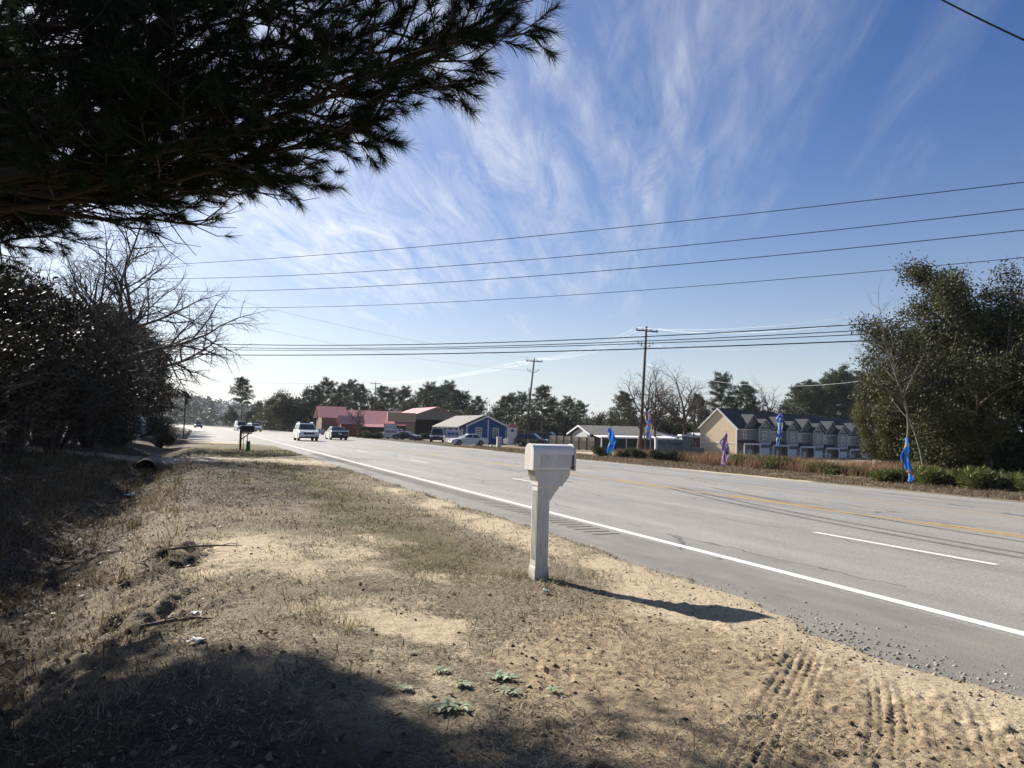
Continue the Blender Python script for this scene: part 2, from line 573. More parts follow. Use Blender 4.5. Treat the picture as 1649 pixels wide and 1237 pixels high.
litter = np.maximum(litter, .75 * sum(bump_at(px, py, .5, .8) for px, py in [(262, 880), (275, 905), (240, 925), (220, 1000)]) * (.5 + n2))
painted_shade = np.clip(2.0 * np.exp(-((US + 1.7) / 2.4) ** 2 - ((TT - 2.6) / 2.7) ** 2), 0, 1) * (.55 + .7 * n2)  # ground colour darkened under the pine to deepen its shadow at near left
litter = np.maximum(litter, painted_shade)  # litter mask carries this painted shade besides the leaf litter
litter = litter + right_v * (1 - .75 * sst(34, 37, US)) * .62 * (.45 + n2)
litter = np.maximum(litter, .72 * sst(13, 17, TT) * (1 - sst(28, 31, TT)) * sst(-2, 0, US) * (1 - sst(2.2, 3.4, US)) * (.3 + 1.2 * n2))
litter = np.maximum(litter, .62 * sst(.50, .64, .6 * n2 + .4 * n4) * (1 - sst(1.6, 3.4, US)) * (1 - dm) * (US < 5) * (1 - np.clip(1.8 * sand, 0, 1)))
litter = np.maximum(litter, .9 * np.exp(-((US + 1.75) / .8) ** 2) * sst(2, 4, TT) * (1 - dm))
# churned soil, clods, ruts
clod = np.maximum(fbm(US * 21, TT * 21, 51, 3) - .5, -.08)
churn = soil * sst(.42, .62, fbm(US * 1.3 + 9, TT * 1.3, 61, 3))
nearw = (1 - sst(9, 14, TT))
micro = nearw * ((n3 - .5) * .020 + (fbm(US * 16, TT * 16, 71, 3) - .5) * .016) * (1 - sst(5.05, 5.3, US) * .6) + churn * clod * .045
ZZ = ZZ + micro * (US < 5.7)
er = sum(bump_at(px, py, .55, .8) for px, py in [(262, 885), (285, 905), (240, 925), (255, 960), (230, 1000), (300, 880)])
ZZ = ZZ + np.clip(er, 0, 1) * (fbm(US * 5, TT * 5, 55, 4) - .55) * .30
tr_u, tr_t = [], []
dark = np.zeros_like(US)
for pts in ([(1305, 1040), (1285, 1080), (1262, 1130), (1215, 1220), (1150, 1330)], [(1418, 1060), (1436, 1110), (1443, 1160), (1436, 1237), (1420, 1330)], [(1530, 1090), (1570, 1140), (1600, 1237), (1610, 1330)]):
    q = np.array([hit(*p) for p in pts])
    s = np.linspace(0, 1, 60); qs = np.stack([np.interp(s, np.linspace(0, 1, len(q)), np.convolve(np.pad(q[:, k], 1, 'edge'), [.15, .7, .15], 'valid')) for k in (0, 1)], 1)
    m = (US > .5) & (US < 5.2) & (TT > 1.2) & (TT < 5.4)
    P = np.stack([US[m], TT[m]], 1)
    best = np.full(len(P), 9.0); sgn = np.zeros(len(P)); al = np.zeros(len(P))
    for k in range(len(qs) - 1):
        a, b = qs[k], qs[k + 1]; ab = b - a; ll = ab @ ab
        tt = np.clip(((P - a) @ ab) / ll, 0, 1); dd = P - (a + tt[:, None] * ab)
        di = np.hypot(dd[:, 0], dd[:, 1]); w = di < best
        best[w] = di[w]; sgn[w] = (np.sign(ab[0] * dd[:, 1] - ab[1] * dd[:, 0]) * di)[w]; al[w] = (k + tt[w]) * math.sqrt(ll)
    ins = 1 - sst(.105, .135, best)
    rib = (.5 + .5 * np.cos(sgn * 2 * np.pi / .062)) ** 3
    ZZ[m] += ins * (-.004 + rib * -.022 * (.75 + .25 * np.sign(np.sin(al * 2 * np.pi / .06)))) * np.clip(2.4 * fbm(US[m] * 2.2, TT[m] * 2.2, 207, 3) - .45, 0, 1.25)
    rim = np.exp(-((best - .15) / .03) ** 2) * .006
    ZZ[m] += rim * (.3 + 1.2 * n3[m])
# ragged sandy lip over the edge of the asphalt
pl = pave_left(TT)
lip = pl + .42 * (fbm(TT * .9, TT * 0 + 4, 81, 4) - .5) + .16 * (fbm(TT * 4.5, US * 2, 91, 3) - .5) - .48 * np.exp(-((TT - 4.1) / 1.15) ** 2)
w = sst(-.16, .22, US - lip)
zl = road_z(np.minimum(US, 6)) + .03
fl = (US > pl - 1.1) & (US < 6.3)
ZZ = np.where(fl, ZZ * (1 - sst(-1.0, -.2, US - lip)) + zl * sst(-1.0, -.2, US - lip) + micro * .4 * (1 - w), ZZ)
ZZ = ZZ - w * .10 * (US < 12) - ((US > 5.7) & (US < 23.2)) * .12
rl = 23.9 + .5 * (fbm(TT * .5, TT * 0, 97, 3) - .5)
ZZ = np.where((US > 22.9) & (US < 25), np.interp(US - rl, [-.6, -.1, .1, 1.2], [-.5, -.39, -.30, -.42]), ZZ)
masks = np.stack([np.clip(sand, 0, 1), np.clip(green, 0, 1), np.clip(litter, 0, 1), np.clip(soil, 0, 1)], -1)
nu, ntl = len(UL), len(TL)
idx = np.arange(nu * ntl).reshape(ntl, nu)
Fg = np.stack([idx[:-1, :-1], idx[:-1, 1:], idx[1:, 1:], idx[1:, :-1]], -1).reshape(-1, 4)

gm = bpy.data.materials.new('verge soil'); gm.use_nodes = True
nt = gm.node_tree; nt.nodes.clear(); L = nt.links.new
out = nd(nt, 'ShaderNodeOutputMaterial'); b = nd(nt, 'ShaderNodeBsdfPrincipled'); L(b.outputs[0], out.inputs[0])
b.inputs['Roughness'].default_value = .95; b.inputs['Specular IOR Level'].default_value = .15
tc = nd(nt, 'ShaderNodeTexCoord')
at = nd(nt, 'ShaderNodeAttribute'); at.attribute_name = 'cover'
sp = nd(nt, 'ShaderNodeSeparateColor'); L(at.outputs['Color'], sp.inputs[0])


def gnoise(scale, det=5, rough=.65, st3=(1, 1, 1)):
    m = nd(nt, 'ShaderNodeMapping'); m.inputs['Scale'].default_value = st3; L(tc.outputs['Object'], m.inputs[0])
    n = nd(nt, 'ShaderNodeTexNoise'); n.inputs['Scale'].default_value = scale; n.inputs['Detail'].default_value = det; n.inputs['Roughness'].default_value = rough
    L(m.outputs[0], n.inputs['Vector']); return n.outputs['Fac']


def ramp(fac, stops):
    r = nd(nt, 'ShaderNodeValToRGB'); e = r.color_ramp.elements
    while len(e) < len(stops): e.new(.5)
    for i, (p, c) in enumerate(stops): e[i].position = p; e[i].color = (*c, 1)
    L(fac, r.inputs[0]); return r.outputs[0]


def mixcol(fac, a, c):
    m = nd(nt, 'ShaderNodeMix', data_type='RGBA'); L(fac, m.inputs[0]); L(a, m.inputs[6]); L(c, m.inputs[7]); return m.outputs[2]


def mth(op, a, b=None, c=None, clamp=False):
    n = nd(nt, 'ShaderNodeMath', operation=op); n.use_clamp = clamp
    for i, v in enumerate((a, b, c)):
        if v is None: continue
        if isinstance(v, (int, float)): n.inputs[i].default_value = v
        else: L(v, n.inputs[i])
    return n.outputs[0]


f1 = gnoise(38, 6, .75); f2 = gnoise(9, 6, .7); f3 = gnoise(130, 3, .6)
ff = mth('MULTIPLY_ADD', f3, .35, mth('MULTIPLY', f1, .65))
thatch = ramp(ff, [(.34, (.028, .022, .015)), (.44, (.105, .086, .058)), (.53, (.235, .198, .138)), (.66, (.52, .455, .335))])
sandc = ramp(ff, [(.30, (.13, .10, .066)), (.42, (.36, .295, .20)), (.58, (.56, .47, .335)), (.72, (.70, .60, .45))])
soilc = ramp(mth('MULTIPLY_ADD', f2, .5, mth('MULTIPLY', ff, .5)), [(.33, (.075, .056, .038)), (.43, (.24, .185, .122)), (.56, (.41, .325, .215)), (.74, (.56, .46, .32))])
greenc = ramp(ff, [(.32, (.035, .033, .015)), (.5, (.115, .102, .048)), (.68, (.30, .255, .145))])
littc = ramp(ff, [(.32, (.010, .007, .005)), (.46, (.042, .030, .020)), (.60, (.095, .070, .047)), (.74, (.20, .155, .11))])  # leaf litter tones, lowered further to serve the painted shade


def key(ch, lo=.32, hi=.62, k=.6):
    return mth('MULTIPLY_ADD', mth('SUBTRACT', mth('ADD', ch, mth('MULTIPLY_ADD', mth('MULTIPLY_ADD', f1, .55, mth('MULTIPLY', f2, .45)), k * 1.7, -k * .85)), lo), 1 / (hi - lo), 0.0, clamp=True)


c = mixcol(key(at.outputs['Alpha'], .3, .7, .7), thatch, soilc)
c = mixcol(key(sp.outputs[1], .25, .75), c, greenc)
c = mixcol(key(sp.outputs[0], .28, .62, .9), c, sandc)
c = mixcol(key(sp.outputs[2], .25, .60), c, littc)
f4 = gnoise(24, 5, .8); f5 = gnoise(75, 3, .7)
spk = mth('MULTIPLY_ADD', mth('MULTIPLY_ADD', f5, .4, mth('MULTIPLY', f4, .6)), -14.0, 6.4, clamp=True)
md = nd(nt, 'ShaderNodeMix', data_type='RGBA'); L(mth('MULTIPLY', spk, .78), md.inputs[0]); L(c, md.inputs[6]); md.inputs[7].default_value = (.045, .034, .023, 1)
L(md.outputs[2], b.inputs['Base Color'])
bp = nd(nt, 'ShaderNodeBump'); bp.inputs['Strength'].default_value = .9; bp.inputs['Distance'].default_value = .03
L(mth('ADD', ff, mth('MULTIPLY', f2, .6)), bp.inputs['Height']); L(bp.outputs[0], b.inputs['Normal'])

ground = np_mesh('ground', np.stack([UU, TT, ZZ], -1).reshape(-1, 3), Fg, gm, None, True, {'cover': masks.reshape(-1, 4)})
ground.rotation_euler = (0, 0, TH); tag(ground, kind='structure')

# ================================================================ road
RU = np.array([5.16, 6.2, 6.5, 8, 9.8, 11.5, 13.3, 15, 16.8, 18.4, 20.1, 22, 23.9])
RT = lines((-40, 60, 4), (60, 76, 1), (76, 140, 8), (140, 260, 5), (260, 900, 40))
ru = np.tile(RU, (len(RT), 1)); rt = np.repeat(RT[:, None], len(RU), 1)
ru[:, 0] = pave_left(RT) - .7
ru = ru + shift(rt)
rz = road_z(np.tile(RU, (len(RT), 1)))
k = len(RU); idx = np.arange(len(RT) * k).reshape(-1, k)
Fr = np.stack([idx[:-1, :-1], idx[:-1, 1:], idx[1:, 1:], idx[1:, :-1]], -1).reshape(-1, 4)

am = bpy.data.materials.new('worn asphalt'); am.use_nodes = True
nt = am.node_tree; nt.nodes.clear(); L = nt.links.new
out = nd(nt, 'ShaderNodeOutputMaterial'); b = nd(nt, 'ShaderNodeBsdfPrincipled'); L(b.outputs[0], out.inputs[0])
tc = nd(nt, 'ShaderNodeTexCoord')
agg = gnoise(30, 4, .85); agg2 = gnoise(95, 2, .75); big = gnoise(.35, 4, .6, (1, .25, 1)); lane = gnoise(1.1, 3, .5, (1, .015, 1)); patch = gnoise(2.3, 5, .65, (1, .3, 1))
base = ramp(mth('MULTIPLY_ADD', agg2, .5, mth('MULTIPLY', agg, .5)), [(.34, (.085, .083, .078)), (.45, (.19, .184, .172)), (.55, (.275, .267, .248)), (.68, (.52, .505, .47))])
sh = mth('MULTIPLY_ADD', lane, .55, mth('MULTIPLY_ADD', big, .5, mth('MULTIPLY', patch, .35)))
tint = ramp(sh, [(.44, (.50, .50, .51)), (.62, (.90, .89, .88)), (.86, (1.22, 1.20, 1.15))])
m = nd(nt, 'ShaderNodeMix', data_type='RGBA'); m.blend_type = 'MULTIPLY'; m.inputs[0].default_value = 1; L(base, m.inputs[6]); L(tint, m.inputs[7])
# cracks: thin dark veins along and across
vo = nd(nt, 'ShaderNodeTexVoronoi'); vo.feature = 'DISTANCE_TO_EDGE'; vo.inputs['Scale'].default_value = .32
mp = nd(nt, 'ShaderNodeMapping'); mp.inputs['Scale'].default_value = (1, .22, 1); L(tc.outputs['Object'], mp.inputs[0])
wn = nd(nt, 'ShaderNodeTexNoise'); wn.inputs['Scale'].default_value = 1.2; wn.inputs['Detail'].default_value = 5; L(tc.outputs['Object'], wn.inputs['Vector'])
va = nd(nt, 'ShaderNodeVectorMath', operation='MULTIPLY_ADD'); L(wn.outputs['Color'], va.inputs[0]); va.inputs[1].default_value = (.6, .6, 0); L(mp.outputs[0], va.inputs[2])
L(va.outputs[0], vo.inputs['Vector'])
crk = mth('MULTIPLY', mth('LESS_THAN', vo.outputs['Distance'], .006), mth('GREATER_THAN', gnoise(.5, 3), .5))
cr = nd(nt, 'ShaderNodeMix', data_type='RGBA'); L(mth('MULTIPLY', crk, .65), cr.inputs[0]); L(m.outputs[2], cr.inputs[6]); cr.inputs[7].default_value = (.035, .034, .032, 1)
# the shoulder strip is a finer, browner mix
sx = nd(nt, 'ShaderNodeSeparateXYZ'); L(tc.outputs['Object'], sx.inputs[0])
sw = mth('LESS_THAN', sx.outputs['X'], 6.32)
shc = ramp(mth('MULTIPLY_ADD', agg2, .7, mth('MULTIPLY', patch, .3)), [(.32, (.085, .080, .070)), (.5, (.185, .173, .150)), (.7, (.33, .31, .27))])
fin = mixcol(sw, cr.outputs[2], shc)
L(fin, b.inputs['Base Color']); b.inputs['Roughness'].default_value = .62; b.inputs['Specular IOR Level'].default_value = .42
bp = nd(nt, 'ShaderNodeBump'); bp.inputs['Strength'].default_value = .55; bp.inputs['Distance'].default_value = .006
L(mth('ADD', agg, agg2), bp.inputs['Height']); L(bp.outputs[0], b.inputs['Normal'])

road = np_mesh('road', np.stack([ru, rt, rz], -1).reshape(-1, 3), Fr, am)
road.rotation_euler = (0, 0, TH); tag(road, kind='structure')


def paint_mat(name, col):
    if name in MATS: return MATS[name]
    m = bpy.data.materials.new(name); m.use_nodes = True
    global nt, L, tc
    nt = m.node_tree; nt.nodes.clear(); L = nt.links.new
    out = nd(nt, 'ShaderNodeOutputMaterial'); b = nd(nt, 'ShaderNodeBsdfPrincipled'); t = nd(nt, 'ShaderNodeBsdfTransparent'); mx = nd(nt, 'ShaderNodeMixShader')
    tc = nd(nt, 'ShaderNodeTexCoord')
    a = gnoise(60, 4, .75); g = gnoise(2.5, 4, .6)
    col_ = ramp(a, [(.3, tuple(x * .6 for x in col)), (.6, col)])
    L(col_, b.inputs['Base Color']); b.inputs['Roughness'].default_value = .7
    f = mth('MULTIPLY_ADD', mth('ADD', a, mth('MULTIPLY', g, .8)), 6.0, -4.2 + WEAR[name], clamp=True)
    L(f, mx.inputs[0]); L(t.outputs[0], mx.inputs[1]); L(b.outputs[0], mx.inputs[2]); L(mx.outputs[0], out.inputs[0])
    MATS[name] = m
    return m


WEAR = {'white road paint': .95, 'yellow road paint': .35, 'faded white paint': .25}
WHITE_P = paint_mat('white road paint', (.74, .73, .68)); YEL_P = paint_mat('yellow road paint', (.52, .33, .07)); FADE_P = paint_mat('faded white paint', (.62, .61, .57))


def stripe(name, m, uc, wid, spans, lift=.004):
    mb = MB()
    for a, bb in spans:
        n = max(1, int((bb - a) / 4)); ts = np.linspace(a, bb, n + 1)
        for i in range(n):
            q = []
            for t_, s_ in ((ts[i], -1), (ts[i], 1), (ts[i + 1], 1), (ts[i + 1], -1)):
                uu = uc + s_ * wid / 2
                q.append((uu + float(shift(t_)), t_, float(road_z(uu)) + lift))
            mb.add(q, [(0, 1, 2, 3)])
    o = mb.build(name, m, fix=False); o.rotation_euler = (0, 0, TH)
    return tag(o, kind='structure')


stripe('road_edge_marking', WHITE_P, 6.5, .15, [(-30, 420)])
stripe('lane_marking', WHITE_P, 9.8, .12, [(6.6 + 13.2 * k, 9.75 + 13.2 * k) for k in range(-1, 22)])
stripe('centre_marking', YEL_P, 13.18, .12, [(-30, 420)])
stripe('centre_marking', YEL_P, 13.45, .12, [(1.2 + 6.0 * k, 4.4 + 6.0 * k) for k in range(-1, 50)])
stripe('centre_marking', YEL_P, 16.9, .11, [(-30, 420)])
stripe('lane_marking', FADE_P, 20.2, .11, [(3 + 12.2 * k, 6.2 + 12.2 * k) for k in range(-1, 22)])
stripe('road_edge_marking', FADE_P, 23.45, .12, [(-30, 420)])
GROOVE = mat('groove asphalt', (.055, .052, .047), rough=.9, var=.3, scale=30)
mb = MB()
for k in range(110):
    t_ = 10.3 + k * .30
    for gap in (): pass
    uu0, uu1 = 5.80, 6.28
    mb.add([(uu0, t_, float(road_z(uu0)) + .003), (uu1, t_, float(road_z(uu1)) + .003), (uu1, t_ + .085, float(road_z(uu1)) + .003), (uu0, t_ + .085, float(road_z(uu0)) + .003)], [(0, 1, 2, 3)])
o = mb.build('road_rumble_grooves', GROOVE, fix=False); o.rotation_euler = (0, 0, TH); tag(o, kind='structure')
# faint rubber marks where cars turn across the lanes
SKID = bpy.data.materials.new('tyre rubber film'); SKID.use_nodes = True
nt = SKID.node_tree; nt.nodes.clear(); L = nt.links.new
out = nd(nt, 'ShaderNodeOutputMaterial'); b = nd(nt, 'ShaderNodeBsdfPrincipled'); t = nd(nt, 'ShaderNodeBsdfTransparent'); mx = nd(nt, 'ShaderNodeMixShader'); tc = nd(nt, 'ShaderNodeTexCoord')
b.inputs['Base Color'].default_value = (.03, .03, .03, 1); b.inputs['Roughness'].default_value = .7
L(mth('MULTIPLY', gnoise(4, 5, .7, (3, .6, 1)), .62, clamp=True), mx.inputs[0]); L(t.outputs[0], mx.inputs[1]); L(b.outputs[0], mx.inputs[2]); L(mx.outputs[0], out.inputs[0])
for off, r0 in ((0, 0), (1.5, .2), (.35, .1)):
    mb = MB()
    pts = [(10.6 + off + r0 + 2.2 * (s / 14.0) ** 2, 4 + s) for s in np.linspace(0, 15, 16)]
    for i in range(15):
        (a, ta), (c_, tb) = pts[i], pts[i + 1]
        mb.add([(a, ta, float(road_z(a)) + .0025), (a + .16, ta, float(road_z(a + .16)) + .0025), (c_ + .16, tb, float(road_z(c_ + .16)) + .0025), (c_, tb, float(road_z(c_)) + .0025)], [(0, 1, 2, 3)])
    o = mb.build('road_skid_streak', SKID, fix=False); o.rotation_euler = (0, 0, TH); tag(o, kind='structure')

# ================================================================ dry grass, leaves, gravel
def sample_masks(u, t):
    iu = np.clip(np.searchsorted(UL, u) - 1, 0, nu - 2); it = np.clip(np.searchsorted(TL, t) - 1, 0, ntl - 2)
    fu = ((u - UL[iu]) / (UL[iu + 1] - UL[iu]))[:, None]; ft = ((t - TL[it]) / (TL[it + 1] - TL[it]))[:, None]
    def s(A):
        return (A[it, iu] * (1 - fu) + A[it, iu + 1] * fu) * (1 - ft) + (A[it + 1, iu] * (1 - fu) + A[it + 1, iu + 1] * fu) * ft
    return s(masks), s(ZZ[..., None])[:, 0]


def blades(name, u, t, z, length, width, lean, c0, c1, mk, kind='stuff'):
    n = len(u); r = RNG
    X, Y = xy(u + shift(t), t)
    C = np.stack([X, Y, z - .004], 1)
    an = r.uniform(0, 2 * np.pi, n); ln = np.clip(r.normal(lean, .22, n), .02, 1.45)
    d = np.stack([np.cos(an) * np.sin(ln), np.sin(an) * np.sin(ln), np.cos(ln)], 1)
    an2 = an + r.normal(0, .5, n); ln2 = np.clip(ln + r.uniform(.1, .7, n), 0, 1.6)
    d2 = np.stack([np.cos(an2) * np.sin(ln2), np.sin(an2) * np.sin(ln2), np.cos(ln2)], 1)
    sd_ = np.stack([-np.sin(an), np.cos(an), 0 * an], 1)
    L_ = (length * r.uniform(.5, 1.5, n))[:, None]; w_ = (width * r.uniform(.7, 1.3, n))[:, None]
    p1 = C + d * L_ * .55; p2 = p1 + d2 * L_ * .45
    V = np.stack([C - sd_ * w_ * .5, C + sd_ * w_ * .5, p1 + sd_ * w_ * .4, p1 - sd_ * w_ * .4, p2], 1).reshape(-1, 3)
    i = np.arange(n)[:, None] * 5
    F = np.concatenate([i + np.array([[0, 1, 2]]), i + np.array([[0, 2, 3]]), i + np.array([[3, 2, 4]])])
    k_ = r.uniform(0, 1, (n, 1)); col = np.array(c0) * (1 - k_) + np.array(c1) * k_
    if mk is not None:
        g = np.clip(mk[:, 1:2] * 1.3 - .2 + r.normal(0, .2, (n, 1)), 0, 1)
        col = col * (1 - g) + (np.array([.075, .078, .028]) * (1 - k_) + np.array([.26, .225, .105]) * k_) * g
        li = np.clip(mk[:, 2:3] - .15, 0, 1); col = col * (1 - .84 * li)  # blades darken with the litter mask, so they follow the painted shade too
    A = np.repeat(np.concatenate([col, np.ones((n, 1))], 1), 5, 0)
    o = np_mesh(name, V, F, BLADE, None, False, {'tone': A})
    return tag(o, kind=kind)


BLADE = bpy.data.materials.new('grass blade'); BLADE.use_nodes = True
nt = BLADE.node_tree; nt.nodes.clear(); L = nt.links.new
out = nd(nt, 'ShaderNodeOutputMaterial'); b = nd(nt, 'ShaderNodeBsdfPrincipled'); tr = nd(nt, 'ShaderNodeBsdfTranslucent'); mx = nd(nt, 'ShaderNodeMixShader')
at = nd(nt, 'ShaderNodeAttribute'); at.attribute_name = 'tone'
L(at.outputs['Color'], b.inputs['Base Color']); L(at.outputs['Color'], tr.inputs['Color']); b.inputs['Roughness'].default_value = .75; b.inputs['Specular IOR Level'].default_value = .2
mx.inputs[0].default_value = .22; L(b.outputs[0], mx.inputs[1]); L(tr.outputs[0], mx.inputs[2]); L(mx.outputs[0], out.inputs[0])

N = 520000
t = 1.2 + 46 * RNG.uniform(0, 1, N) ** 2.2; u = RNG.uniform(-9.5, 5.15, N)
mk, z = sample_masks(u, t)
pn = fbm(u * 1.6, t * 1.6, 131, 3)
keep = RNG.uniform(0, 1, N) < np.clip(1.15 - 1.25 * mk[:, 0] - .75 * mk[:, 3] * (pn < .55), .02, 1) * np.clip((pn - .33) * 4.5, .05, 1) * (1 - .8 * drive_mask(u, t)) * (1 - .6 * mk[:, 2])
u, t, z, mk = u[keep], t[keep], z[keep], mk[keep]
sc_ = 1 + t / 30
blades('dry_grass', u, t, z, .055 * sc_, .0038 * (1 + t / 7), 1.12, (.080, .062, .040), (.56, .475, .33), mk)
# upright tufts
tu, tt_ = [], []
for k in range(900):
    a = RNG.uniform(-7, 4.9); c_ = 1.4 + 34 * RNG.uniform() ** 1.7
    m_ = 26 if a < -.2 else 14
    s_ = .10 + .02 * RNG.uniform()
    tu.append(a + RNG.normal(0, s_ * .8, m_)); tt_.append(c_ + RNG.normal(0, s_ * .8, m_))
u = np.clip(np.concatenate(tu), -9, 5.1); t = np.concatenate(tt_); mk, z = sample_masks(u, t)
keep = RNG.uniform(0, 1, len(u)) < (1 - .9 * drive_mask(u, t)) * (1 - .85 * mk[:, 3]) * (1 - .8 * mk[:, 0])
u, t, z, mk = u[keep], t[keep], z[keep], mk[keep]
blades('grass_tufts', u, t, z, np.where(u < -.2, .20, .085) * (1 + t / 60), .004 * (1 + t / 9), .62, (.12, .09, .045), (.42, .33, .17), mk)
# single straw-coloured clumps
tu, tt_ = [], []
for px, py, r_ in [(490, 965, .14), (468, 990, .12), (508, 1002, .10), (275, 900, .22), (300, 930, .16), (265, 925, .2), (520, 985, .1), (900, 935, .09), (840, 925, .10), (870, 945, .08), (560, 1010, .08), (700, 830, .25), (760, 800, .3), (650, 820, .25), (310, 1000, .15), (230, 960, .2), (350, 1075, .18), (250, 1090, .2), (120, 1120, .2), (460, 1085, .14)]:
    u0, t0 = hit(px, py); k_ = 120
    tu.append(u0 + RNG.normal(0, r_, k_)); tt_.append(t0 + RNG.normal(0, r_, k_))
u = np.clip(np.concatenate(tu), -9, 5.0); t = np.concatenate(tt_); mk, z = sample_masks(u, t)
blades('straw_clumps', u, t, z, .105 + 0 * t, .0032 * (1 + t / 9), .85, (.10, .078, .045), (.50, .42, .27), None)
# long grass on the shaded bank and along the ditch
u = RNG.uniform(-8, -2.3, 22000); t = 1.0 + 30 * RNG.uniform(0, 1, 22000) ** 1.8; pn = fbm(u * .9, t * .9, 141, 3)
k_ = pn > .5; u, t = u[k_], t[k_]; mk, z = sample_masks(u, t)
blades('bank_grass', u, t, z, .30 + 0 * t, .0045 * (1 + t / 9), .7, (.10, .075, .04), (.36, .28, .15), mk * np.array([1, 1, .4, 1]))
# far verge across the road
N = 30000
u = RNG.uniform(24.2, 33, N); t = RNG.uniform(4, 80, N); mk, z = sample_masks(u, t)
blades('far_verge_grass', u, t, z, .16 + 0 * t, .022 * (.6 + t / 60), .8, (.085, .060, .036), (.30, .225, .13), None)
# brown leaves
N = 26000
u = np.clip(RNG.normal(-2.2, 1.9, N), -9, 4.9); t = 1.5 + 36 * RNG.uniform(0, 1, N) ** 1.8; mk, z = sample_masks(u, t)
k_ = RNG.uniform(0, 1, N) < np.clip(mk[:, 2] + .05, 0, 1) * (1 - .5 * drive_mask(u, t)); u, t, z = u[k_], t[k_], z[k_]
X, Y = xy(u, t)
V, F = leaf_cloud(RNG, np.stack([X, Y, z + .012], 1), None, 1, .01, .05, .5, True, .6)
tag(np_mesh('fallen_leaves', V, F, leaf_mat('dead leaf', (.075, .045, .026), (.34, .25, .17), rough=.6, trans=.1)), kind='stuff')
# loose gravel at the broken asphalt edge
N = 2800
t = RNG.uniform(1.2, 7.5, N); u = 5.0 + RNG.normal(0, .28, N) - .15 * np.exp(-((t - 3.6) / 1.2) ** 2)
k_ = RNG.uniform(0, 1, N) < np.exp(-((t - 4.2) / 1.5) ** 2) + .22; u, t = u[k_], t[k_]; mk, z = sample_masks(u, t)
z = np.maximum(z, np.where(u > 4.6, road_z(u), -9))
X, Y = xy(u, t); n = len(u)
S = (.003 + .019 * RNG.uniform(0, 1, n) ** 4)[:, None, None]
oct_ = np.array([[1, 0, 0], [0, 1, 0], [-1, 0, 0], [0, -1, 0], [0, 0, .8], [0, 0, -.8]])
V = np.stack([X, Y, z - .001], 1)[:, None, :] + oct_[None] * S * RNG.uniform(.6, 1.3, (n, 6, 1))
of = np.array([[0, 1, 4], [1, 2, 4], [2, 3, 4], [3, 0, 4], [1, 0, 5], [2, 1, 5], [3, 2, 5], [0, 3, 5]])
F = (np.arange(n)[:, None, None] * 6 + of[None]).reshape(-1, 3)
tag(np_mesh('loose_gravel', V.reshape(-1, 3), F, leaf_mat('gravel stone', (.16, .15, .135), (.42, .39, .34), rough=.9, trans=0.0, spec=.2)), kind='stuff')

# crumbs of dry soil
N = 15000
t = 1.3 + 9 * RNG.uniform(0, 1, N) ** 1.5; u = RNG.uniform(-1.2, 5.0, N); mk, z = sample_masks(u, t)
k_ = RNG.uniform(0, 1, N) < np.clip(.10 + 1.6 * mk[:, 3], 0, 1) * np.clip((fbm(u * 1.7, t * 1.7, 211, 3) - .40) * 6, .04, 1); u, t, z = u[k_], t[k_], z[k_]
X, Y = xy(u, t); n = len(u)
S = (.003 + .017 * RNG.uniform(0, 1, n) ** 4)[:, None, None]
V = np.stack([X, Y, z + .002], 1)[:, None, :] + oct_[None] * S * RNG.uniform(.5, 1.4, (n, 6, 1))
F = (np.arange(n)[:, None, None] * 6 + of[None]).reshape(-1, 3)
tag(np_mesh('soil_crumbs', V.reshape(-1, 3), F, leaf_mat('soil crumb', (.060, .044, .029), (.30, .23, .155), rough=.95, trans=0.0, spec=.1)), kind='stuff')
# fallen pine needles and bits of straw over the bare soil
N = 26000
t = 1.2 + 8 * RNG.uniform(0, 1, N) ** 1.4; u = RNG.uniform(-4, 5.0, N); mk, z = sample_masks(u, t)
k_ = RNG.uniform(0, 1, N) < np.clip((fbm(u * 1.2 + 4, t * 1.2, 213, 3) - .38) * 5, .05, 1); u, t, z, mk = u[k_], t[k_], z[k_], mk[k_]
blades('pine_straw', u, t, z + .006, .085 + 0 * t, .0024 + 0 * t, 1.45, (.055, .034, .02), (.26, .165, .095), None)

# ================================================================ vegetation
BARK = mat('grey brown bark', (.10, .08, .062), rough=.9, var=.35, scale=9, bump=.5, bscale=30, stretch=(1, 1, .3))
BARKD = mat('dark bark', (.055, .044, .036), rough=.95, var=.35, scale=9, stretch=(1, 1, .3))
BARKL = mat('pale bark', (.20, .18, .15), rough=.9, var=.35, scale=6, stretch=(1, 1, .4))
TWIG = mat('winter twig', (.060, .048, .040), rough=.9, var=.25, scale=3)
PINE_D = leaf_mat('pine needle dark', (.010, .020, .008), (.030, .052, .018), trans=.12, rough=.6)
PINE_F = leaf_mat('pine needle', (.014, .026, .009), (.080, .112, .034), trans=.2, rough=.6)
OAK_L = leaf_mat('evergreen oak leaf', (.014, .018, .008), (.130, .132, .060), trans=.2, rough=.45)
BROAD_L = leaf_mat('mixed wood leaf', (.026, .030, .014), (.095, .098, .042), trans=.2)
OLIVE_L = leaf_mat('olive shrub leaf', (.035, .040, .014), (.155, .150, .052), trans=.25)
HEDGE_L = leaf_mat('hedge leaf', (.010, .018, .008), (.050, .070, .022), trans=.15)
JUNI_L = leaf_mat('juniper spray', (.030, .046, .014), (.230, .250, .075), trans=.22)
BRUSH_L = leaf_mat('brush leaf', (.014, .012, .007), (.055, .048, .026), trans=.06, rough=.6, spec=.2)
BROWN_L = leaf_mat('dry stem', (.10, .065, .040), (.30, .20, .125), trans=.2)

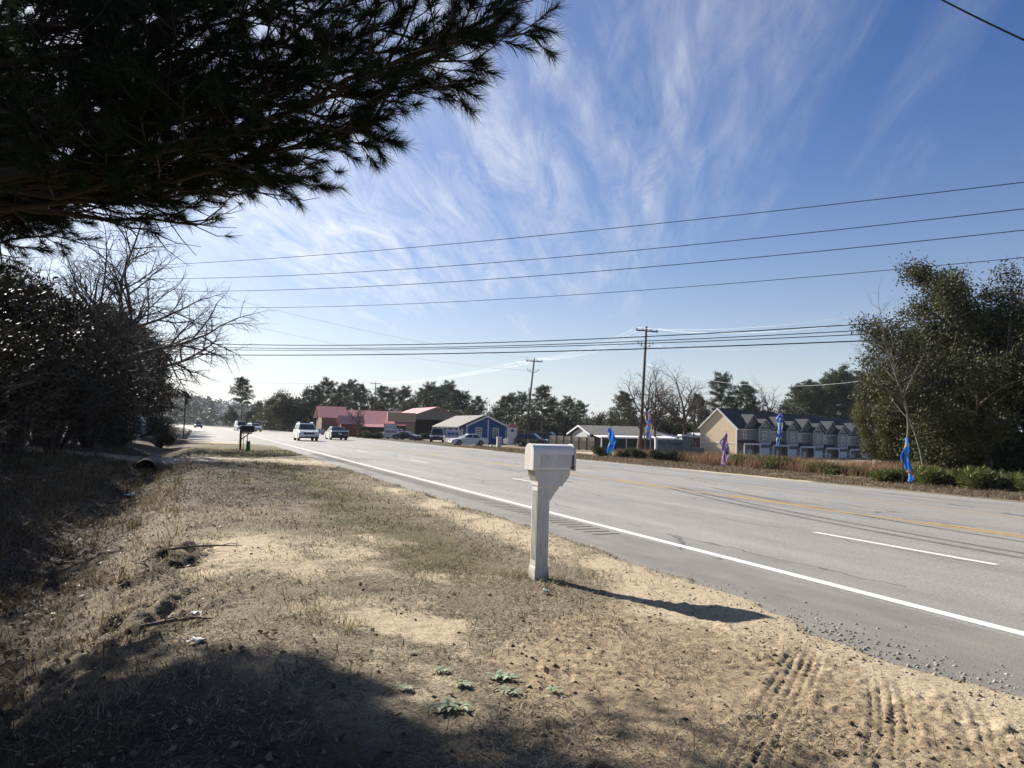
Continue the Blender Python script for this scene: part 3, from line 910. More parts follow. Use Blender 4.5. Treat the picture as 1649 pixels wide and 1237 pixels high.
ORD = 'first second third fourth fifth sixth seventh eighth ninth tenth eleventh twelfth thirteenth fourteenth fifteenth sixteenth seventeenth eighteenth nineteenth twentieth'.split() + \
      ['twenty-' + w for w in 'first second third fourth fifth sixth seventh eighth ninth'.split()]
ROWS = {}


def row(o, group, what, where, cat):
    """remember a member of a row; the label gets its place in that row once all stand"""
    o['group'] = group; o['category'] = cat
    ROWS.setdefault(group, []).append((o, what, where))


def name_rows():
    for g, ms in ROWS.items():
        ms.sort(key=lambda m: PX(m[0].location)[0])
        for i, (o, what, where) in enumerate(ms):
            o['label'] = f"{what}, {ORD[i]} from the left {where}" if len(ms) > 1 else f"{what} {where}"


def tree_thing(name, p, rz=0.0):
    o = bpy.data.objects.new(name, None); o.empty_display_size = .3; o.location = p; o.rotation_euler = (0, 0, rz); link(o)
    return o


def limbs(out, sides, lo=0, hi=9):
    ts = TubeSet()
    for path, rad, lv in out:
        if lo <= lv <= hi: ts.add(path, rad, sides[min(lv, len(sides) - 1)])
    return ts


def fit_height(out, tips, h):
    k = h / max(t[0].z for t in tips)
    for path, rad, lv in out:
        for v in path: v *= k


BARE = dict(levels=5, seg=[7, 6, 5, 4, 3], taper=[.35, .3, .3, .3, .35], wob=[.07, .12, .16, .2, .25], up=[.02, .06, .05, .03, .0], kids=[9, 6, 5, 4, 0],
            start=[.3, .15, .12, .1, 0], ang=[48, 46, 45, 42, 0], angv=[14, 16, 18, 20, 0], ratio=[.58, .52, .5, .5, 0], fall=[.55, .5, .4, .3, 0], rr=[.48, .5, .5, .55, 0])


def bare_tree(name, h, r, seed, cfg=None, p=(0, 0, 0), bark=None, lean=(0, 0), name_twigs='crown', trunk_lv=1):
    rng = np.random.default_rng(seed); cfg = cfg or BARE
    out, tips = [], []
    grow(rng, Vector((0, 0, -.15)), Vector((lean[0], lean[1], 1)), h * .56, r, 0, cfg, out, tips)
    fit_height(out, tips, h)
    o = tree_thing(name, p)
    limbs(out, [9, 7, 5, 4, 3], 0, trunk_lv).build('trunk', bark or BARK, o)
    limbs(out, [9, 7, 5, 4, 3], trunk_lv + 1, 9).build(name_twigs, TWIG, o)
    return o


def pine_far(name, h, seed, p=(0, 0, 0), leafm=None, start=.45, dense=1.0, wide=.2):
    rng = np.random.default_rng(seed)
    o = tree_thing(name, p)
    ts = TubeSet(); P, D = [], []
    zs = np.linspace(0, h, 9); bend = rng.normal(0, .012 * h, (9, 2)).cumsum(0) * .4; bend[0] = 0
    tp = [Vector((bend[i, 0], bend[i, 1], zs[i] - (.2 if i == 0 else 0))) for i in range(9)]
    ts.add(tp, np.linspace(.017 * h, .003 * h, 9), 7)
    nb = int(46 * dense)
    for k in range(nb):
        f = start + (1 - start) * (k / nb) ** .9
        z = f * h; i = min(int(z / h * 8), 7); q = tp[i].lerp(tp[i + 1], z / h * 8 - i)
        g_ = (f - start) / (1 - start); env = (wide * h) * max(.12, 1 - abs(g_ * 1.75 - .75) ** 2.2) ** .6 * rng.uniform(.45, 1.2) + .02 * h
        a = k * 2.4 + rng.uniform(-.5, .5)
        d = Vector((math.cos(a), math.sin(a), rng.uniform(-.1, .45)))
        e = q + d * env + Vector((0, 0, .05 * h * rng.uniform(-.5, 1)))
        mid = q.lerp(e, .5) - Vector((0, 0, .01 * h))
        ts.add([q, mid, e], [.0035 * h, .0025 * h, .001 * h], 4)
        for s in np.linspace(.45, 1, 5):
            c = q.lerp(e, s)
            for _ in range(2):
                P.append((c.x + rng.normal(0, .018 * h), c.y + rng.normal(0, .018 * h), c.z + rng.normal(0, .010 * h))); D.append((0, 0, .8))
    P.append(tuple(tp[-1])); D.append((0, 0, 1))
    ts.build('trunk', BARK, o)
    V, F = leaf_cloud(rng, P, D, 26, .0145 * h, .024 * h, .75, False, .26, along=.5)
    np_mesh('crown', V, F, leafm or PINE_F, o)
    return o


def leafy_tree(name, h, seed, p=(0, 0, 0), leafm=None, n=16, size=.28, r=None, cfg=None, spread=.30, bark=None, lean=(0, 0), quad=True, drop=0.0, clump=0.0):
    rng = np.random.default_rng(seed)
    cfg = cfg or dict(levels=4, seg=[6, 5, 4, 3], taper=[.35, .3, .3, .3], wob=[.08, .15, .2, .25], up=[.02, .05, .03, .0], kids=[13, 6, 5, 0], start=[.16, .25, .2, 0],
                      ang=[58, 48, 45, 0], angv=[16, 18, 20, 0], ratio=[.62, .5, .5, 0], fall=[.6, .4, .3, 0], rr=[.45, .5, .5, 0])
    out, tips = [], []
    grow(rng, Vector((0, 0, -.15)), Vector((lean[0], lean[1], 1)), h * .62, r or h * .02, 0, cfg, out, tips)
    fit_height(out, tips, h)
    o = tree_thing(name, p)
    limbs(out, [8, 6, 4, 3], 0, 2).build('trunk', bark or BARK, o)
    T = [t for t in tips if rng.uniform() > drop and (not clump or vnoise(np.array([t[0].x * .55 + t[0].y * .3 + seed]), np.array([t[0].z * .6 - t[0].y * .35]), seed)[0] > clump)]
    V, F = leaf_cloud(rng, [tuple(t[0]) for t in T], [tuple(t[1]) for t in T], n, spread, size, .8, quad, .5, along=.3)
    V[:, 2] = np.maximum(V[:, 2], .05)
    np_mesh('crown', V, F, leafm or BROAD_L, o)
    return o


def shrub(name, h, w, seed, p=(0, 0, 0), leafm=None, n=1500, size=.09, stems=9, lobes=7, quad=True, asp=.5, along=0.0, up=False, twiggy=0):
    rng = np.random.default_rng(seed)
    o = tree_thing(name, p)
    ts = TubeSet(); P, D = [], []
    for k in range(stems):
        a = rng.uniform(0, 6.28); rr = w * .5 * rng.uniform(.2, .95); hh = h * rng.uniform(.6, 1.0) * (1 - .35 * (rr / (w * .5)) ** 2)
        e = Vector((math.cos(a) * rr, math.sin(a) * rr, hh)); m = Vector((e.x * .45, e.y * .45, hh * .6))
        ts.add([Vector((e.x * .1, e.y * .1, -.05)), m, e], [.012 + .012 * h, .009 + .008 * h, .004], 5)
        for j in range(twiggy):
            q = m.lerp(e, rng.uniform(0, 1)); d = Vector((rng.normal(), rng.normal(), abs(rng.normal()) * .8)).normalized() * h * rng.uniform(.12, .3)
            ts.add([q, q + d * .5 + Vector((0, 0, .02)), q + d], [.008, .006, .003], 3)
    m_ = int(n)
    C = []
    for k in range(lobes):
        a = rng.uniform(0, 6.28); rr = w * .5 * rng.uniform(.1, .68); z = h * rng.uniform(.30, .76)
        C.append((math.cos(a) * rr, math.sin(a) * rr, z, rng.uniform(.22, .36) * min(w, h * 1.4)))
    C = np.array(C)
    pick = rng.integers(0, lobes, m_)
    d = rng.normal(size=(m_, 3)); d /= np.linalg.norm(d, axis=1)[:, None]
    rad = rng.uniform(.35, 1.12, (m_, 1)) ** .6 * C[pick, 3:4]
    Q = C[pick, :3] + d * rad * np.array([1, 1, .8])
    Q = Q[(Q[:, 2] > .02)]
    dd = d[:len(Q)] + np.array([0, 0, .9 if up else 0])
    V, F = leaf_cloud(rng, Q, dd, 3, size * .5, size, .9, quad, asp, along=along)
    V[:, 2] = np.maximum(V[:, 2], .0)
    ts.build('stems', BARKD, o)
    np_mesh('foliage', V, F, leafm or HEDGE_L, o)
    return o


# ---------------------------------------------------------------- the big pine overhead
def big_pine():
    rng = np.random.default_rng(11)
    bx, by = -6.7, 8.0; bz = gz(bx, by)
    o = thing('pine_tree', 'huge dark pine whose long-needled boughs hang over the near verge', 'tree', (bx, by, bz))
    base = Vector((bx, by, bz))
    H = 17.0
    tp = [Vector((.25 * math.sin(i * .9), .2 * math.cos(i * 1.3) - .2, i * H / 10 - (.3 if i == 0 else 0))) for i in range(11)]
    tt = TubeSet(); tt.add(tp, np.linspace(.34, .05, 11), 14)
    wood = TubeSet(); P, D = [], []

    def tk(z): i = min(int(z / H * 10), 9); return tp[i].lerp(tp[i + 1], z / H * 10 - i)

    def twig(q, d, L, r, depth):
        e = q + d * L; m = q.lerp(e, .5) + Vector(rng.normal(0, .03 * L, 3)) - Vector((0, 0, .03 * L))
        e = e + Vector((0, 0, .06 * L))
        wood.add([q, m, e], [r, r * .75, r * .45], 4 if depth < 2 else 3)
        dd = (e - m).normalized()
        if depth == 2:
            for s in (1.0, .72, .45):
                P.append(tuple(m.lerp(e, s) if s < 1 else e)); D.append(tuple(dd))
            return
        n = max(3, int(L / (.155 if depth else .30)))
        for k in range(n):
            s = .22 + .78 * (k + rng.uniform(0, 1)) / n
            c = q.lerp(m, s * 2) if s < .5 else m.lerp(e, s * 2 - 1)
            sd_ = 1 if k % 2 else -1
            ax = rot_about(perp(d), d, rng.uniform(-.7, .7) + (math.pi / 2 * 0))
            v = (d * .75 + ax * sd_ * rng.uniform(.5, .9) + Vector((0, 0, rng.uniform(-.15, .3)))).normalized()
            twig(c, v, (L * (.62 - .34 * s) if depth == 0 else L * .45) * rng.uniform(.75, 1.25) + (.10 if depth else .16), r * .55, depth + 1)
        P.append(tuple(e)); D.append(tuple(dd)); P.append(tuple(q.lerp(e, .9))); D.append(tuple(dd))

    def limb(z0, e, r, sub=1.0, f0=.25, sag=.35):
        q = tk(z0); L = (e - q).length; d = (e - q)
        pts = [q.lerp(e, s) - Vector((0, 0, sag * math.sin(math.pi * s) * L * .12)) + Vector(rng.normal(0, .012 * L, 3)) * (0 < s < 1) for s in np.linspace(0, 1, 9)]
        wood.add(pts, np.linspace(r, .008, 9), 7)
        n = int(L * (1 - f0) / .27 * sub)
        for k in range(n):
            s = f0 + (1 - f0) * (k + rng.uniform(0, 1)) / n
            i = min(int(s * 8), 7); c = pts[i].lerp(pts[i + 1], s * 8 - i); dr = (pts[i + 1] - pts[i]).normalized()
            ax = rot_about(perp(dr), dr, rng.uniform(-.9, .9)) * (1 if k % 2 else -1)
            v = (dr * .8 + ax * .75 + Vector((0, 0, .12))).normalized()
            twig(c, v, (1.25 * (1 - .62 * s) + .12) * rng.uniform(.7, 1.15), .014, 1)
        P.append(tuple(pts[-1])); D.append(tuple(dr))
        twig(pts[-2], (pts[-1] - pts[-2]).normalized(), (pts[-1] - pts[-2]).length, .012, 1)

    ends = [(3.9, 830, 12, 5.4), (4.4, 800, 45, 5.6), (4.6, 745, -60, 5.6), (4.0, 725, 88, 5.8), (4.2, 690, 135, 6.1), (4.6, 640, 40, 6.2), (3.9, 618, 192, 6.4), (4.2, 560, 222, 6.9),
            (4.0, 515, 120, 6.6), (4.0, 478, 262, 7.4), (4.1, 430, 255, 7.8), (3.9, 405, 292, 8.3), (4.3, 372, 318, 8.6), (4.0, 352, 352, 9.0), (4.4, 250, 262, 9.2), (4.4, 300, 190, 8.6), (4.8, 390, 60, 7.2),
            (5.0, 520, -20, 6.8), (5.2, 640, -120, 6.2), (5.4, 430, -90, 7.0), (4.8, 200, 90, 8.0), (5.4, 260, -60, 7.6), (4.6, 90, 190, 8.8), (4.2, 40, 290, 9.2), (3.9, 10, 345, 9.4), (3.8, 70, 330, 10.2),
            (4.9, 330, 120, 9.6), (5.2, 150, 10, 8.4), (5.6, 420, -40, 8.6), (4.6, 160, 215, 10.0), (5.8, 60, -40, 8.2), (5.5, 560, 60, 7.6), (5.6, 700, -110, 6.6), (3.6, 18, 385, 9.6), (3.7, 48, 352, 10.4), (3.7, -10, 330, 9.0), (3.9, 62, 300, 9.8), (4.2, 25, 240, 9.6), (4.4, 70, 200, 10.2), (4.0, 0, 280, 10.6), (3.6, -20, 392, 10.6), (5.2, 15, 120, 9.4), (5.6, 60, 60, 9.8), (6.0, 20, 10, 9.0)]
    for z0, px, py, Y in ends:
        limb(z0 - bz, W(px, py, Y) - base, .05, 1.0 if px > 330 else 1.15, .28)
    # dense crown limbs left of view, placed so their shadow covers the near verge
    dk = [(-420, 985), (0, 960), (180, 1000), (330, 1045), (450, 1055), (560, 1075), (625, 1105), (640, 1160), (700, 1200), (745, 1237), (820, 1330), (800, 1600), (-700, 1600)]
    def in_dark(x, y):
        c = False; j = len(dk) - 1
        for i in range(len(dk)):
            (xi, yi), (xj, yj) = dk[i], dk[j]
            if (yi > y) != (yj > y) and x < (xj - xi) * (y - yi) / (yj - yi) + xi: c = not c
            j = i
        return c
    S3 = SUN_DIR
    def shade_px(p):
        q = p - S3 * (p.z / S3.z)
        k = (q - Vector((0, 0, EYE))).dot(FV)
        return PX(q) if k > .5 else (-9999, 9999)
    got = 0
    for _ in range(4000):
        x, y = rng.uniform(-300, 740), rng.uniform(960, 1300)
        if not in_dark(x, y): continue
        g = W(x, y, 5.0); dd = g - Vector((0, 0, EYE)); g = Vector((0, 0, EYE)) + dd * (-EYE / dd.z)
        tt_ = rng.uniform(6.0, 13.5) if y < 1150 else rng.uniform(7.0, 15)
        p_ = g + S3 * tt_
        a, b2 = PX(p_)
        if p_.z < 3.9 or (a > 60 and b2 > 330 - .55 * max(0, a - 200)) or (a <= 60 and b2 > 395) or a > 420: continue
        e = p_ - base
        if (e - tk(max(3.2, min(e.z - .4, 14)))).length > 5.2: continue
        limb(max(3.2, min(e.z - .4, 14)), e, .045, .75, .40, -.05); got += 1
        if got > 74: break
    print('heart limbs', got)
    for k in range(26):                                        # the rest of the crown above
        z = 5.0 + 10.5 * k / 26; a = k * 2.4; rr = (3.6 + .0 * k) * (1 - (z - 5) / 13.5) + .8
        e = tk(min(z + 1.2, 16)) + Vector((math.cos(a) * rr, math.sin(a) * rr, rng.uniform(.2, .9)))
        limb(z, e, .05, .8, .22, -.1)
    keep = []  # thins needles whose shadow would fall outside the dark polygon
    for i, q in enumerate(P):
        sx_, sy_ = shade_px(Vector(q) + base)
        lit = -60 < sx_ < 1700 and 700 < sy_ < 1260 and not in_dark(sx_, sy_)
        vx, vy = PX(Vector(q) + base)
        seen = 0 < vx < 900 and vy > -40 and (Vector(q) + base).y > 3
        keep.append(not lit or (seen and rng.uniform() < (.2 if sy_ > 1000 else .45)))
    P = [q for q, k_ in zip(P, keep) if k_]; D = [q for q, k_ in zip(D, keep) if k_]
    print('kept', len(P))
    tt.build('trunk', BARKD, o); wood.build('boughs', BARKD, o)
    V, F = needle_tufts(rng, P, D, 42, .165, .0056, .8)
    np_mesh('crown', V, F, PINE_D, o)
    print('PINE tufts', len(P))
    return o


big_pine()

# ---------------------------------------------------------------- left side wood
def put(o, px, Y, h_scale=1.0, rz=0.0, dz=0.0):
    o.location = spot(px, Y) + Vector((0, 0, dz)); o.scale = (h_scale,) * 3; o.rotation_euler[2] = rz
    return o


DROOP = dict(BARE); DROOP.update(up=[.02, .02, -.035, -.06, -.05], kids=[13, 9, 7, 5, 0], start=[.34, .2, .12, .1, 0], ang=[66, 50, 45, 40, 0], wob=[.04, .10, .13, .16, .2], ratio=[.95, .52, .5, .5, 0])
o = put(bare_tree('bare_tree', 16.5, .30, 21, DROOP), 196, 42, 1.0, 2.2)
tag(o, 'tall leafless tree with drooping fine twigs standing left of the far solar lamp', 'tree')
o = put(bare_tree('bare_tree', 13, .17, 24, BARE), 118, 37, 1.0, 1.1)
tag(o, 'slim leafless tree in the dark brush under the pine boughs', 'tree')
o = put(bare_tree('bare_tree', 15, .2, 25, BARE), 40, 46, 1.0, 3.1)
tag(o, 'leafless tree farthest left in the dark roadside wood', 'tree')
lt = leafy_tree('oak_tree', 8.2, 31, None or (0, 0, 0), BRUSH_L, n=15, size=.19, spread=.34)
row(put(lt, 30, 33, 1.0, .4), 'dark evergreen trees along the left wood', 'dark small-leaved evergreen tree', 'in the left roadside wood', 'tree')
for px, Y, s, rz in [(150, 52, .95, 2.0), (92, 41, .85, 4.0), (-40, 27, .9, 1.0), (205, 62, .9, 5.0), (-110, 22, .9, 2.4), (-330, 17, 1.0, 3.3), (-600, 13.5, 1.0, .7), (-210, 28, 1.1, 1.9), (-420, 12.5, .5, 4.4)]:  # copies far left of the view are added to shade the ditch bank
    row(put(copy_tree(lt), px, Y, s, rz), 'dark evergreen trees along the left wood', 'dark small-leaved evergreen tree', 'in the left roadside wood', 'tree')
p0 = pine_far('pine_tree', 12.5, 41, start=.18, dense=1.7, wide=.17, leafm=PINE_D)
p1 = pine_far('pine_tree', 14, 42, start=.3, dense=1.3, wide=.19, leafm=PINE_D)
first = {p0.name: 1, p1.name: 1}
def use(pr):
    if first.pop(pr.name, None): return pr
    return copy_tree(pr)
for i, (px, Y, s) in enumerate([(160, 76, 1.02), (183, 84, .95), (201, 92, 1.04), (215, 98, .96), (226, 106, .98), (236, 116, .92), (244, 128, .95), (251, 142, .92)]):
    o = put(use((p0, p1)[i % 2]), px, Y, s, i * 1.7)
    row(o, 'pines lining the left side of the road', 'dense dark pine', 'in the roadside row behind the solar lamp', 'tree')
sh = shrub('shrub', 4.2, 4.4, 51, leafm=BRUSH_L, n=5200, size=.11, stems=34, lobes=13, twiggy=9)
used = False
for i, (px, Y, s, rz) in enumerate([(20, 25, 1.0, 0), (85, 29, .95, 2), (140, 36, .95, 4), (-60, 19, .95, 1), (170, 47, .9, 3), (60, 36, 1.15, 5), (-10, 31, 1.2, 2.6), (-130, 15, .9, .5)]):
    o = put(sh if not used else copy_tree(sh), px, Y, s, rz); used = True
    row(o, 'tangled brush along the left ditch', 'tangled dark twiggy shrub', 'in the brush beside the ditch', 'shrub')
hb = shrub('shrub', 2.3, 3.2, 53, leafm=HEDGE_L, n=3600, size=.10, stems=14, lobes=9)
tag(put(hb, 192, 40, 1.0), 'glossy dark green bush rounded beside the first gravel drive', 'shrub')
tag(put(copy_tree(hb), 262, 72, .85, 2), 'low clipped green hedge bush at the foot of the solar lamp', 'shrub')
tag(put(copy_tree(hb), 236, 70, .8, 4), 'low green bush just left of the solar lamp hedge', 'shrub')
tag(put(copy_tree(hb), 165, 45, 1.05, 1), 'dark green bush behind the glossy bush by the drive', 'shrub')
br = shrub('brush_pile', .95, 2.6, 57, leafm=leaf_mat('dead brush', (.018, .014, .010), (.07, .055, .04)), n=1800, size=.07, stems=40, lobes=8, twiggy=5)
tag(put(br, 258, 50, 1.0), 'dark heap of dead brush on the grass between the two drives', 'brush pile')
bs = bare_tree('bare_shrub', 3.2, .022, 61, dict(BARE, kids=[10, 6, 5, 3, 0], start=[.05, .1, .1, .1, 0], ang=[62, 45, 40, 40, 0], ratio=[.95, .55, .5, .5, 0], levels=5, up=[.0, -.02, -.02, -.02, 0]), bark=BARKD)
tag(put(bs, -90, 10.5, .95, .6), 'leafless arching bush leaning out over the near ditch', 'shrub')
tag(put(copy_tree(bs), 20, 17, 1.0, 2.9), 'leafless arching bush in front of the dark brush', 'shrub')
tag(put(copy_tree(bs), 120, 27, 1.1, 4.4), 'leafless arching bush near the culvert', 'shrub')

# ---------------------------------------------------------------- trees behind the buildings
pa = pine_far('pine_tree', 18, 71, start=.42, dense=1.15, wide=.21); pb = pine_far('pine_tree', 18, 72, start=.5, dense=1.0, wide=.2); pc = pine_far('pine_tree', 18, 73, start=.36, dense=1.3, wide=.23)
la = leafy_tree('broadleaf_tree', 14, 74, leafm=BROAD_L, n=9, size=.48, spread=.5, drop=.25); lb = leafy_tree('broadleaf_tree', 14, 75, leafm=BROAD_L, n=8, size=.5, spread=.55, drop=.3)
ba = bare_tree('bare_tree', 15, .2, 76, BARE); bb = bare_tree('bare_tree', 15, .2, 77, dict(BARE, ang=[40, 40, 40, 40, 0]))
PRO = dict(a=(pa, 18), b=(pb, 18), c=(pc, 18), l=(la, 14), m=(lb, 14), x=(ba, 15), y=(bb, 15))
for k in PRO.values(): first[k[0].name] = 1
NMS = dict(a='dark round-crowned pine', b='dark round-crowned pine', c='dark round-crowned pine', l='bushy dull green tree', m='bushy dull green tree', x='leafless grey tree', y='leafless grey tree')


def back(px, topy, Y, kind, group, where, rz):
    pr, h = PRO[kind]
    o = use(pr)
    p = spot(px, Y); top = W(px, topy, Y).z
    o.location = p; s = max(.2, (top - p.z) / h); o.scale = (s * 1.0, s * 1.0, s); o.rotation_euler[2] = rz
    row(o, group + ', ' + ('pines' if kind in 'abc' else 'leafless trees' if kind in 'xy' else 'bushy trees'), NMS[kind], where, 'tree')


i = 0
for px, ty, Y, kd in [(388, 611, 175, 'b'), (371, 652, 300, 'l'), (404, 655, 260, 'm'), (416, 648, 280, 'a'), (428, 640, 240, 'x'), (440, 634, 215, 'm')]:
    back(px, ty, Y, kd, 'trees where the road disappears', 'among the trees where the road disappears', i * 1.3); i += 1
for px, ty, Y, kd in [(452, 628, 190, 'l'), (469, 616, 205, 'x'), (466, 634, 195, 'm'), (490, 622, 200, 'l'), (508, 625, 200, 'c'), (523, 614, 215, 'a'), (538, 632, 205, 'm'), (547, 624, 215, 'c'), (563, 617, 225, 'a'),
                      (580, 623, 220, 'c'), (598, 634, 210, 'l'), (612, 624, 225, 'b'), (630, 629, 225, 'c'), (650, 627, 225, 'a'), (664, 638, 205, 'm'), (678, 630, 230, 'c'), (691, 621, 220, 'a'), (706, 626, 225, 'c'), (720, 619, 225, 'a'), (734, 632, 220, 'c'), (722, 648, 200, 'l')]:
    back(px, ty, Y, kd, 'trees behind the red roofed building', 'behind the red roofed building', i * 1.3); i += 1
for px, ty, Y, kd in [(746, 635, 220, 'a'), (757, 648, 205, 'l'), (769, 642, 215, 'c'), (790, 634, 225, 'x'), (797, 652, 205, 'm'), (810, 642, 215, 'c'), (822, 638, 210, 'a'), (839, 636, 205, 'a'), (856, 650, 190, 'l'), (871, 624, 170, 'b'), (889, 646, 200, 'c'),
                      (901, 656, 190, 'm'), (913, 643, 205, 'a'), (933, 650, 215, 'a'), (924, 664, 190, 'l')]:
    back(px, ty, Y, kd, 'trees behind the blue house and fence', 'behind the blue house and plank fence', i * 1.3); i += 1
for px, ty, Y, kd in [(951, 660, 210, 'x'), (968, 664, 180, 'm'), (985, 658, 170, 'l'), (1003, 636, 150, 'c'), (1016, 660, 160, 'm'), (1040, 668, 150, 'l'), (1062, 655, 150, 'm'), (1085, 650, 145, 'l'), (1122, 640, 170, 'c'), (1137, 655, 160, 'm'), (1100, 664, 150, 'x')]:
    back(px, ty, Y, kd, 'trees behind the low grey building', 'behind the low grey building', i * 1.3); i += 1
for px, ty, Y, kd in [(1161, 608, 185, 'a'), (1180, 640, 190, 'l'), (1199, 622, 190, 'c'), (1216, 645, 195, 'm'), (1235, 640, 195, 'x'), (1250, 598, 185, 'y'), (1268, 646, 200, 'l'), (1285, 622, 205, 'b'), (1297, 632, 200, 'a'), (1309, 617, 205, 'b'), (1320, 630, 210, 'a'), (1331, 612, 210, 'b'),
                      (1344, 612, 205, 'a'), (1357, 598, 210, 'a'), (1372, 612, 210, 'b'), (1386, 606, 205, 'a'), (1400, 612, 205, 'b'), (1420, 606, 210, 'a'), (1290, 652, 195, 'm'), (1330, 655, 195, 'l'), (1375, 650, 195, 'm')]:
    back(px, ty, Y, kd, 'trees behind the townhouses', 'behind the townhouse row', i * 1.3); i += 1

# the three big leafless trees by the second power pole
VASE = dict(BARE, ang=[34, 40, 44, 42, 0], kids=[7, 6, 6, 4, 0], start=[.45, .2, .12, .1, 0], ratio=[.85, .55, .5, .5, 0], up=[.02, .05, .03, .02, 0])
p = spot(1029, 100); h = W(1030, 572, 100).z - p.z
o = bare_tree('bare_tree', h, .26, 81, VASE, p); tag(o, 'tall leafless tree directly behind the nearer power pole, branching wide', 'tree'); o.scale = (1.45, 1.45, 1)
p = spot(1053, 105); h = W(1050, 577, 105).z - p.z
o = bare_tree('bare_tree', h, .2, 82, dict(BARE, ang=[30, 40, 42, 42, 0]), p); tag(o, 'slim leafless tree just right of the nearer power pole', 'tree')
p = spot(1106, 95); h = W(1112, 574, 95).z - p.z
o = bare_tree('bare_tree', h, .25, 83, VASE, p); tag(o, 'broad leafless tree left of the tan townhouse end wall', 'tree'); o.scale = (1.5, 1.5, 1)
p = spot(577, 118); h = W(577, 640, 118).z - p.z
o = bare_tree('bare_tree', h, .16, 84, dict(VASE, levels=4, start=[.2, .2, .1, 0, 0]), p); tag(o, 'small leafless forked tree in front of the red roofed building', 'tree')

# ---------------------------------------------------------------- right oak clump
OAKC = dict(levels=4, seg=[5, 6, 5, 3], taper=[.5, .3, .3, .3], wob=[.08, .16, .2, .25], up=[.02, .04, .02, .0], kids=[12, 8, 6, 0], start=[.08, .15, .15, 0],
            ang=[56, 48, 45, 0], angv=[18, 18, 20, 0], ratio=[.80, .5, .48, 0], fall=[.45, .4, .3, 0], rr=[.5, .5, .5, 0])
p = spot(1590, 41); h = W(1585, 398, 41).z - p.z
o = leafy_tree('oak_tree', h, 91, p, OAK_L, clump=.36, n=72, size=.15, r=.34, cfg=OAKC, spread=.36); tag(o, 'great dense evergreen oak rising over the far verge at the edge of the view', 'tree')
p = spot(1672, 45)
o = leafy_tree('oak_tree', 11.5, 92, p, OAK_L, clump=.3, n=50, size=.16, r=.3, cfg=OAKC, spread=.3); tag(o, 'second evergreen oak, half out of view beside the great oak', 'tree')
p = spot(1438, 47); h = W(1425, 592, 47).z - p.z
o = leafy_tree('evergreen_tree', h * 1.0, 93, p, OLIVE_L, n=42, size=.14, r=.1, cfg=dict(OAKC, start=[.02, .1, .1, 0]), spread=.3); tag(o, 'low olive green bushy tree at the right end of the townhouses', 'tree'); o.scale = (.62, .62, 1)
p = spot(1520, 44)
o = leafy_tree('evergreen_tree', 7.6, 94, p, OAK_L, n=42, size=.15, r=.12, cfg=dict(OAKC, start=[.02, .1, .1, 0]), spread=.3); tag(o, 'bushy evergreen under the left side of the great oak', 'tree')
p = spot(1463, 38); h = W(1448, 440, 38).z - p.z
SLIM = dict(BARE, ang=[30, 38, 42, 42, 0], kids=[8, 6, 4, 3, 0], start=[.55, .2, .12, .1, 0], ratio=[.50, .5, .5, .5, 0])
o = bare_tree('bare_tree', h, .06, 95, SLIM, p, BARKL, (-.03, 0), trunk_lv=1); tag(o, 'slender pale-barked leafless tree behind the blue banner', 'tree'); o.scale = (1.35, 1.35, 1)
p = spot(1490, 40)
o = bare_tree('bare_tree', 9.6, .08, 96, SLIM, p, BARKL, (.02, 0)); tag(o, 'thin pale-barked leafless tree close beside the great oak', 'tree')
us_ = shrub('shrub', 2.6, 4.0, 97, leafm=HEDGE_L, n=3800, size=.12, stems=16, lobes=10)
fu = False
for px, Y, s in [(1545, 42, 1.0), (1600, 43, 1.15), (1650, 42, 1.0), (1700, 42, 1.1)]:
    o = put(us_ if not fu else copy_tree(us_), px, Y, s, px * .1); fu = True
    row(o, 'dark bushes under the great oak', 'dark shaded bush', 'under the great oak', 'shrub')

# ---------------------------------------------------------------- junipers, hedge, tall grass
ju = shrub('juniper', .85, 2.9, 101, leafm=JUNI_L, n=1500, size=.22, stems=10, lobes=9, quad=False, asp=.22, along=1.6, up=True)
fu = False
for i, (px, Y, s) in enumerate([(1185, 56, .85), (1208, 54, 1.0), (1230, 51, .95), (1252, 49, 1.05), (1280, 47, 1.0), (1318, 45, .75), (1352, 43, .7), (1395, 41, .8), (1428, 38, .95), (1478, 36.5, .95), (1502, 36, 1.0), (1532, 35, 1.05), (1562, 34.5, 1.0), (1592, 34, 1.05), (1622, 33.3, .95), (1650, 32.7, 1.0), (1685, 32, 1.0)]):
    o = put(ju if not fu else copy_tree(ju), px + 9 * math.sin(i * 5.1), Y + 1.2 * math.sin(i * 3.7), s * (.72 + .4 * abs(math.sin(i * 2.3))), i * 2.1); o.scale[2] *= .72; fu = True
    row(o, 'spreading junipers along the far verge', 'low spreading yellow-green juniper', 'in the row along the far verge', 'shrub')
hd = shrub('hedge_bush', 1.35, 2.4, 103, leafm=leaf_mat('sign hedge leaf', (.014, .024, .010), (.075, .092, .032)), n=2200, size=.10, stems=8, lobes=8)
fu = False
for i, (px, Y, s) in enumerate([(1010, 60, .65), (1030, 59, .68), (1052, 58, .66), (1074, 57, .68), (1096, 57, .6)]):
    o = put(hd if not fu else copy_tree(hd), px, Y, s, i * 1.9); fu = True
    row(o, 'dark bushes planted before the entrance sign', 'dark rounded bush', 'in front of the grey entrance sign', 'shrub')
tag(put(copy_tree(hd), 970, 66, .75, 2), 'small green bush at the left corner of the low grey building', 'shrub')
tag(put(copy_tree(hd), 1106, 92, 1.6, 1), 'big dark bush at the foot of the broad leafless tree', 'shrub')
N = 34000
u = RNG.uniform(33.5, 44, N); t = RNG.uniform(27, 58, N); pn = fbm(u * .5, t * .5, 151, 3); k_ = (pn > .40); u, t = u[k_], t[k_]; mk, z = sample_masks(u, t)
